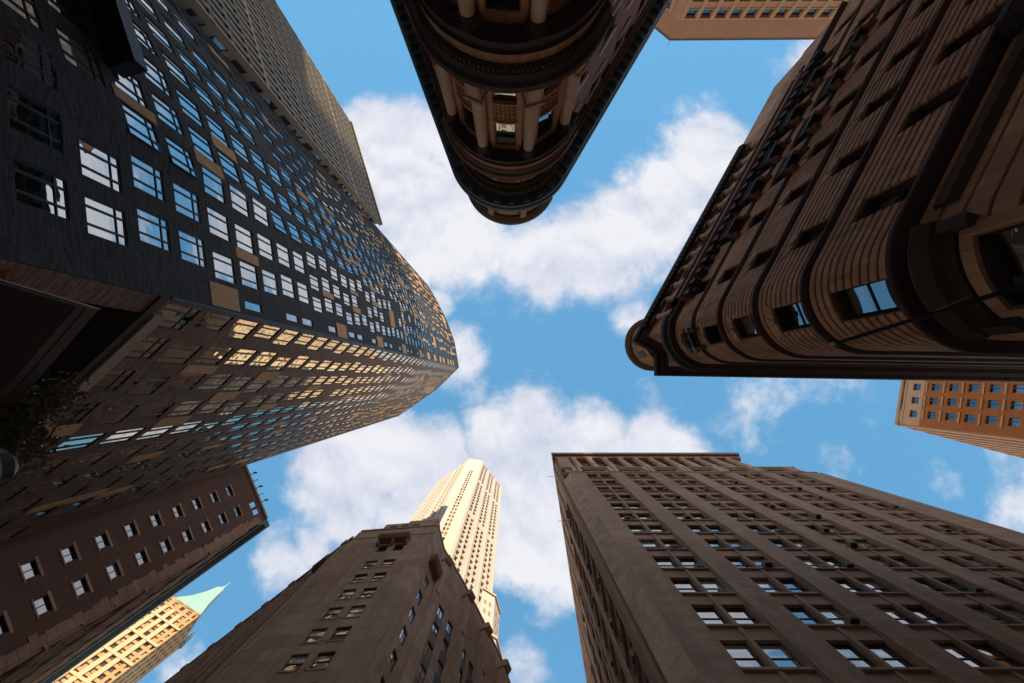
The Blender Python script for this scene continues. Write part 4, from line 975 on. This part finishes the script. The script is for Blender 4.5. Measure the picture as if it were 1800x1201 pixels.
# ================================================================== cream tower behind it
def cream_tower():
    T = thing('cream_tower', (-18, 52, GZ), 'tall sunlit cream stone tower with a canted corner behind the scrolled building', 'tower')
    ins = (-18, 58); L_, C1, C2, R_ = (-34.5, 48.3), (-20.2, 38.2), (-13.8, 39.4), (-4.5, 50.9); H = 226.0
    fh = 3.6; rows = [(60 + fh * k, 62.7 + fh * k) for k in range(45)]; rows = [r for r in rows if r[1] < H - 7]
    big = lambda i: i % 12 == 11
    wl = []
    ch = Curve([C1, C2], ins); facade(T, ch, 4, H, rows, [(2.5, 3.1), (3.4, 4.0)], .35, 'cream', 'frame_tan', 'glass_far', 'plain', wl=wl, skip=lambda i, j: i > 38)
    rt = Curve([C2, R_], ins); cols = [c for j in range(3) for c in ((1.35 + 4.7 * j, 2.35 + 4.7 * j), (3.0 + 4.7 * j, 4.0 + 4.7 * j))]
    facade(T, rt, 4, H - 5, rows, cols, .55, 'cream', 'frame_tan', 'glass_far', 'plain', wl=wl, skip=lambda i, j: big(i))
    lf = Curve([L_, C1], ins); facade(T, lf, 4, H - 4, rows, [(1.5, 2.3), (4.4, 5.2), (7.2, 8.0), (11.5, 12.3), (14.2, 15.0)], .5, 'cream', 'frame_tan', 'glass_far', 'plain', wl=wl)
    windows(T, wl, 'frame_tan', 'glass_far', 0, 'tower_windows')
    # vertical ribs
    for a in (.45, 5.1, 9.8, 14.3):
        if a + .35 < rt.L:
            mb = MB(); mb.cbox(rt, a, a + .35, 30, H - 3, -.02, .3); put('rib', mb, 'cream', T)
    for a in (.3, 3.3, 6.2, 9.6, 13.3, 16.3):
        mb = MB(); mb.cbox(lf, a, a + .4, 30, H - 5, -.02, .4); put('rib', mb, 'cream', T)
    for j in range(3):
        mb = MB(); mb.cbox(rt, 1.2 + 4.7 * j, 4.15 + 4.7 * j, H - 7.2, H - 4.8, -.02, .16); put('crown_panel', mb, 'gold_brick', T)
    mb = MB(); mb.cbox(ch, .5, ch.L - .5, H, H + 3, -2, -.5); put('crown', mb, 'cream', T)
    top = [L_, C1, C2, R_, (-11, 62), (-28, 62)]
    roofcap(T, top, H - 5, 'cream_trim')
    for a, b in ((R_, (-11, 62)), ((-11, 62), (-28, 62)), ((-28, 62), L_)):
        k = Curve([a, b], ins); mb = MB(); mb.cbox(k, 0, k.L, GZ, H - 5, -.5, 0); put('wall', mb, 'cream', T)
    # lower shoulders
    for poly, z in (([(-6.6, 48.4), (-3.7, 50.2), (-2.6, 54), (-9, 60)], 110), ([(-5.6, 48.6), (-2.9, 50.4), (-1.7, 55), (-7, 60)], 93)):
        cvp = Curve(poly[:3], ins); mb = MB(); mb.prism(poly, GZ, z); sh = put('shoulder', mb, 'cream', T)
        for k in range(9):
            for s in (.8, 2.0, 4.6, 6.0):
                mb = MB(); mb.cbox(cvp, s, s + .6, z - 5.4 - 4 * k, z - 3.7 - 4 * k, -.05, .05); put('shoulder_window', mb, 'frame_tan', sh)
        mb = MB(); mb.cbox(cvp, 0, cvp.L, z, z + .8, -.5, .35); put('shoulder_coping', mb, 'cream_trim', sh)
cream_tower()

# ================================================================== gilded tower with green spire (far lower left)
def spire_tower():
    T = thing('spire_tower', (-182, 130, GZ), 'far golden tower with rows of windows and a pale green pyramid roof with spire', 'tower')
    P2 = Vector((-164, 123.6)); u = Vector((-.86, -.53)).normalized(); w = Vector((-.53, .86)).normalized(); ins = tuple(P2 + u * 15 + w * 14)
    A = P2 + u * 40; fc = Curve([tuple(A), tuple(P2)], ins); wl = []
    rows = [(118 + 4.6 * k, 120.9 + 4.6 * k) for k in range(29)]
    cols = [(fc.L - 3.4 - 4.3 * j - 2.0, fc.L - 3.4 - 4.3 * j) for j in range(8)] + [(fc.L - 1.9, fc.L - .7)]
    facade(T, fc, GZ, 252, rows, cols, .6, 'gold_brick', 'frame_tan', 'glass_far', 'plain', wl=wl)
    windows(T, wl, 'frame_tan', 'glass_far', 300, 'far_windows')
    for j in range(9):
        s = fc.L - 3.3 - 4.3 * j; 
        if s > .5 and j > 0: mb = MB(); mb.cbox(fc, s - .1, s + 2.15, GZ, 240, -.05, .35) if False else mb.cbox(fc, s + .15, s + 2.15, GZ, 244, -.05, .4); put('pier', mb, 'gold_stone', T)
    for z in (160, 192, 208, 222, 236):
        mb = MB(); mb.cbox(fc, 0, fc.L, z - .5, z + .9, -.05, .55); put('band', mb, 'gold_stone', T)
    sd_ = Curve([tuple(P2), tuple(P2 + w * 20)], ins); facade(T, sd_, GZ, 252, rows, [(1.5 + 4.3 * j, 3.4 + 4.3 * j) for j in range(4)], .6, 'gold_brick', 'frame_tan', 'glass_far', 'plain', 0)
    for depth_, z in ((30, 222), (38, 198), (46, 168)):
        pl = [tuple(P2 + w * 2 + u * .4), tuple(P2 + w * depth_ + u * .4), tuple(P2 + w * depth_ + u * 30), tuple(P2 + u * 30 + w * 2)]
        mb = MB(); mb.prism(pl, GZ, z); b = put('setback', mb, 'gold_brick', T)
        k = Curve(pl[:2], ins)
        for j in range(int(depth_ / 4.3)):
            mb = MB(); mb.cbox(k, 1 + 4.3 * j, 2.4 + 4.3 * j, GZ, z + (2 if j % 3 == 0 else .6), -.05, .5); put('pier', mb, 'gold_stone', b)
    # roof: pyramid with concave foot, spire
    c = P2 + u * 8.2 + w * 8.2; a0 = math.atan2(u.y, u.x)
    prof = [(11.4, 252), (11.0, 254), (7.2, 264), (4.4, 275), (2.6, 285), (1.3, 287), (.45, 291), (.06, 297)]
    mb = MB(); k0 = 0
    for r, z in prof:
        for i in range(4):
            a = a0 + math.pi / 4 + i * math.pi / 2; mb.v.append((c.x + r * math.cos(a), c.y + r * math.sin(a), z))
    for j in range(len(prof) - 1):
        for i in range(4):
            i2 = (i + 1) % 4; mb.f.append((j * 4 + i, j * 4 + i2, (j + 1) * 4 + i2, (j + 1) * 4 + i)); mb.mi.append(0)
    rf = put('roof', mb, 'verdigris', T)
    for q in (P2 + w * 16, P2 + w * 19):
        mb = MB(); mb.lathe((q.x, q.y), [(1.2, 252), (.9, 255), (.1, 262)], 6); put('pinnacle', mb, 'verdigris', rf)
    mb = MB(); mb.prism([tuple(P2), tuple(P2 + u * 40), tuple(P2 + u * 40 + w * 28), tuple(P2 + w * 20)], 250, 251.8); put('roof_deck', mb, 'gold_stone', T)
spire_tower()

# ================================================================== maroon brick building (lower left)
def maroon():
    T = thing('brick_building', (-44, 26, GZ), 'narrow maroon brick building with pale window sills behind the brown tower face', 'building')
    a0, cor = (-41.9, 12.9), (-37.9, 21.5); e = (cor[0] - .81 * 48, cor[1] + .585 * 48); ins = (-56, 24); H = 72.6
    fr = Curve([a0, cor], ins); n0 = fr.L
    rows = [(66.4 - 3.4 * k, 67.6 - 3.4 * k) for k in range(17, -1, -1)]
    c2 = 6.6; facade(T, fr, GZ, H, rows, [(2.7, 4.0), (c2 - .75, c2 + .55)], .3, 'maroon_brick', 'frame_dark', 'glass_old', 'double')
    for z0, z1 in rows:
        for s in (3.35, c2 - .1):
            mb = MB(); mb.cbox(fr, s - .9, s + .9, z1 + .02, z1 + .28, -.02, .05); put('lintel', mb, 'lintel', T)
            mb = MB(); mb.cbox(fr, s - .85, s + .85, z0 - .14, z0, -.02, .07); put('sill', mb, 'lintel', T)
    # two small top windows
    for s in (n0 - 2.9, n0 - 1.75):
        mb = MB(); mb.cbox(fr, s - .4, s + .4, 70.0, 71.3, -.02, .03); w = put('top_window', mb, 'frame_pale', T)
        mb = MB(); mb.cbox(fr, s - .33, s - .03, 70.07, 71.23, .03, .04); mb2 = put('pane', mb, 'glass_a', w)
        mb = MB(); mb.cbox(fr, s + .03, s + .33, 70.07, 71.23, .03, .04); put('pane', mb, 'glass_a', w)
    # stucco strip with toothed edge along the corner
    rs = random.Random(6); z = 2.0
    while z < 70.5:
        h = rs.uniform(.5, 1.1); mb = MB(); mb.cbox(fr, n0 - rs.uniform(.75, 1.25), n0, z, z + h - .02, -.02, .05 + rs.uniform(0, .02)); put('corner_stone', mb, 'stucco', T); z += h
    mb = MB(); mb.cbox(fr, 0, fr.L, H, H + .45, -.5, .1); put('coping', mb, 'lintel', T)
    for j in range(5):
        p, q = fr.at(2.2 + 1.15 * j, .0), fr.at(2.2 + 1.15 * j, .7); mb = MB(); mb.tube([(p.x, p.y, H + .2), (q.x, q.y, H + .7)], .06, 6)
        if j % 2 == 0: mb.box(q.x - .25, q.x + .25, q.y - .12, q.y + .12, H + .6, H + .9)
        put('floodlight_arm', mb, 'grey_metal', T)
    # long flank seen at a glancing angle
    sf = Curve([cor, e], ins); scol = [(1.6 + 3.0 * j, 2.9 + 3.0 * j) for j in range(15)]
    facade(T, sf, GZ, H, rows, scol, .3, 'maroon_brick', 'frame_dark', 'glass_old', 'sash', 40)
    for k in range(0, 18, 1):
        mb = MB(); z = rows[k][0] - .3; mb.cbox(sf, .05, sf.L, z, z + .25, -.02, .16 if k % 3 else .4); put('ledge', mb, 'lintel', T)
    for j in range(16):
        mb = MB(); mb.cbox(sf, .2 + 3.0 * j, .95 + 3.0 * j, GZ, 68, -.02, .22); put('pilaster', mb, 'stucco', T)
    mb = MB(); mb.sweep(sf, [(-.02, 70.2), (.3, 70.2), (.4, 71.2), (1.1, 71.4), (1.2, 72.4), (-.02, 72.8)], -.0, sf.L); put('main_cornice', mb, 'old_copper', T)
    mb = MB(); mb.sweep(sf, [(-.02, 30), (.3, 30), (.7, 30.5), (.7, 31.1), (-.02, 31.3)], 0, sf.L); put('belt_cornice', mb, 'lintel', T)
    for a, b in ((e, (-84, 38)), ((-84, 38), a0)):
        k = Curve([a, b], ins); mb = MB(); mb.cbox(k, 0, k.L, GZ, H, -.5, 0); put('back_wall', mb, 'maroon_brick', T)
    roofcap(T, [a0, cor, e, (-83, 38)], H - .1, 'soffit')
maroon()

# ================================================================== orange brick building (right edge)
def orange():
    T = thing('orange_building', (92, 4, GZ), 'orange brick apartment block with pale vertical strips and square windows at the right edge', 'building')
    cor = Vector((78.1, 8.8)); d = Vector((.22, -.975)); ins = (98, -2); H = 93.0
    wf = Curve([tuple(cor + d * 30), tuple(cor)], ins); Lw = wf.L
    cols = [(Lw - 1.6 - 2.66 * j - 1.35, Lw - 1.6 - 2.66 * j) for j in range(10)]
    rows = [(53.5 + 3.5 * k, 55.2 + 3.5 * k) for k in range(10)]
    wl = []
    facade(T, wf, GZ, 88.2, rows, cols, .35, 'orange_brick', 'frame_tan', 'glass_blue', 'plain', wl=wl)
    facade(T, wf, 88.2, H, [(89.0, 90.6)], [(a, b) for a, b in cols], .35, 'cream_panel', 'frame_tan', 'glass_blue', 'double', wl=wl)
    windows(T, wl, 'frame_tan', 'glass_blue')
    for a, b in cols:
        for z0, z1 in rows:
            if z1 < 88: mb = MB(); mb.cbox(wf, a - .25, b + .35, z1 + .75, z1 + 1.05, -.02, .16); put('ledge', mb, 'cream_panel', T)
    for j in range(10):
        s = Lw - .75 - 2.66 * j
        for k in range(8):
            mb = MB(); mb.cbox(wf, s - 2.66 + .95, s - 2.66 + 1.02, 60 + 3.5 * k, 63.4 + 3.5 * k, -.02, .03); put('joint_strip', mb, 'frame_tan', T)
    mb = MB(); mb.cbox(wf, 0, Lw, H, H + .6, -.5, .1); put('coping', mb, 'cream_panel', T)
    mb = MB(); mb.cbox(wf, 0, Lw, 91.9, 92.05, -.02, .02); put('joint_strip', mb, 'frame_tan', T)
    sf = Curve([tuple(cor), (112, 17.8)], ins)
    facade(T, sf, GZ, H, rows + [(89, 90.6)], [(2 + 3.2 * j, 3.6 + 3.2 * j) for j in range(10)], .35, 'orange_brick', 'frame_tan', 'glass_blue', 'plain', 0)
    for j in range(11):
        mb = MB(); mb.cbox(sf, .3 + 3.2 * j, 1.3 + 3.2 * j, GZ, 92.6, -.02, .35); put('pier', mb, 'cream_panel', T)
    mb = MB(); mb.cbox(sf, 0, sf.L, H, H + .6, -.5, .3); put('coping', mb, 'cream_panel', T)
    far = tuple(cor + d * 30)
    for a, b in (((112, 17.8), (118, -14)), ((118, -14), far)):
        k = Curve([a, b], ins); mb = MB(); mb.cbox(k, 0, k.L, GZ, H, -.5, 0); put('back_wall', mb, 'orange_brick', T)
    roofcap(T, [tuple(cor), (112, 17.8), (118, -14), far], H - .1, 'soffit')
orange()

# ================================================================== office tower at the top edge
def top_tower():
    T = thing('tan_tower', (82, -138, GZ), 'tan ribbed office tower with a row of square dark windows at the top edge', 'tower')
    c0 = (55.8, -119); ins = (85, -150); H = 150.0
    fr = Curve([c0, (112, -119.4)], ins); lf = Curve([(45, -128.7), c0], ins)
    rows = [(137 - 6.6 * k, 140.6 - 6.6 * k) for k in range(9, -1, -1)]
    for cv, n in ((fr, 11), (lf, 2)):
        cols = [(1.6 + 4.9 * j, 4.7 + 4.9 * j) for j in range(n)]
        facade(T, cv, GZ, H, rows, cols, .8, 'ribbed', 'frame_tan', 'glass_dark', 'plain')
        for a, b in cols:
            for (z0, z1) in rows[-2:]:
                mb = MB(); mb.cbox(cv, a - .35, b + .35, z1, z1 + .3, -.02, .25); mb2 = put('lintel', mb, 'gold_brick', T)
                mb = MB(); mb.cbox(cv, a - .35, b + .35, z0 - .3, z0, -.02, .25); put('sill', mb, 'gold_brick', T)
        k = 0
        while .4 + .85 * k < cv.L:
            mb = MB(); mb.cbox(cv, .3 + .85 * k, .62 + .85 * k, 142, H, -.02, .14); put('rib', mb, 'ribbed', T); k += 1
        for j in range(n + 1):
            mb = MB(); mb.cbox(cv, .1 + 4.9 * j, 1.3 + 4.9 * j, 60, 141.2, -.02, .3); put('pier', mb, 'gold_brick', T) if .1 + 4.9 * j + 1.2 < cv.L else None
        mb = MB(); mb.cbox(cv, 0, cv.L, H, H + .5, -.5, .2); put('coping', mb, 'frame_bronze', T)
    for a, b in (((112, -119.4), (112, -160)), ((112, -160), (45, -160)), ((45, -160), (45, -128.7))):
        k = Curve([a, b], ins); mb = MB(); mb.cbox(k, 0, k.L, GZ, H, -.5, 0); put('wall', mb, 'ribbed', T)
    roofcap(T, [c0, (112, -119.4), (112, -160), (45, -160), (45, -128.7)], H - .1, 'soffit')
    mb = MB(); mb.tube([(55.9, -118.9, H), (55.6, -118.2, H + 2.2)], .08, 6); put('roof_rod', mb, 'dark_iron', T)
top_tower()

# ================================================================== round lamp head at the left edge
lp = thing('street_lamp', (-9.8, 1.9, GZ), 'round dark lamp head with a bright metal rim at the left edge', 'lamp')
lc_ = (-5.95, 1.02)
mb = MB(); mb.lathe(lc_, [(.02, 5.05), (.20, 5.05), (.215, 5.07), (.22, 5.0), (.235, 5.0), (.24, 5.35), (.12, 5.5)], 28); put('lamp_head', mb, 'black_metal', lp); mb = MB(); mb.lathe(lc_, [(.236, 5.0), (.252, 5.0), (.256, 5.2), (.242, 5.2)], 28); put('rim', mb, 'grey_metal', lp)
mb = MB(); mb.lathe(lc_, [(.02, 5.03), (.205, 5.03), (.205, 5.045), (.02, 5.045)], 28); put('lens', mb, 'black_metal', lp)
mb = MB(); mb.tube([(-5.95, 1.02, 5.45), (-6.6, 1.15, 5.7), (-9.5, 1.85, 5.75)], .05, 8); put('arm', mb, 'grey_metal', lp)
mb = MB(); mb.tube([(-9.8, 1.9, GZ), (-9.8, 1.9, 6.2)], .09, 10); put('post', mb, 'grey_metal', lp)
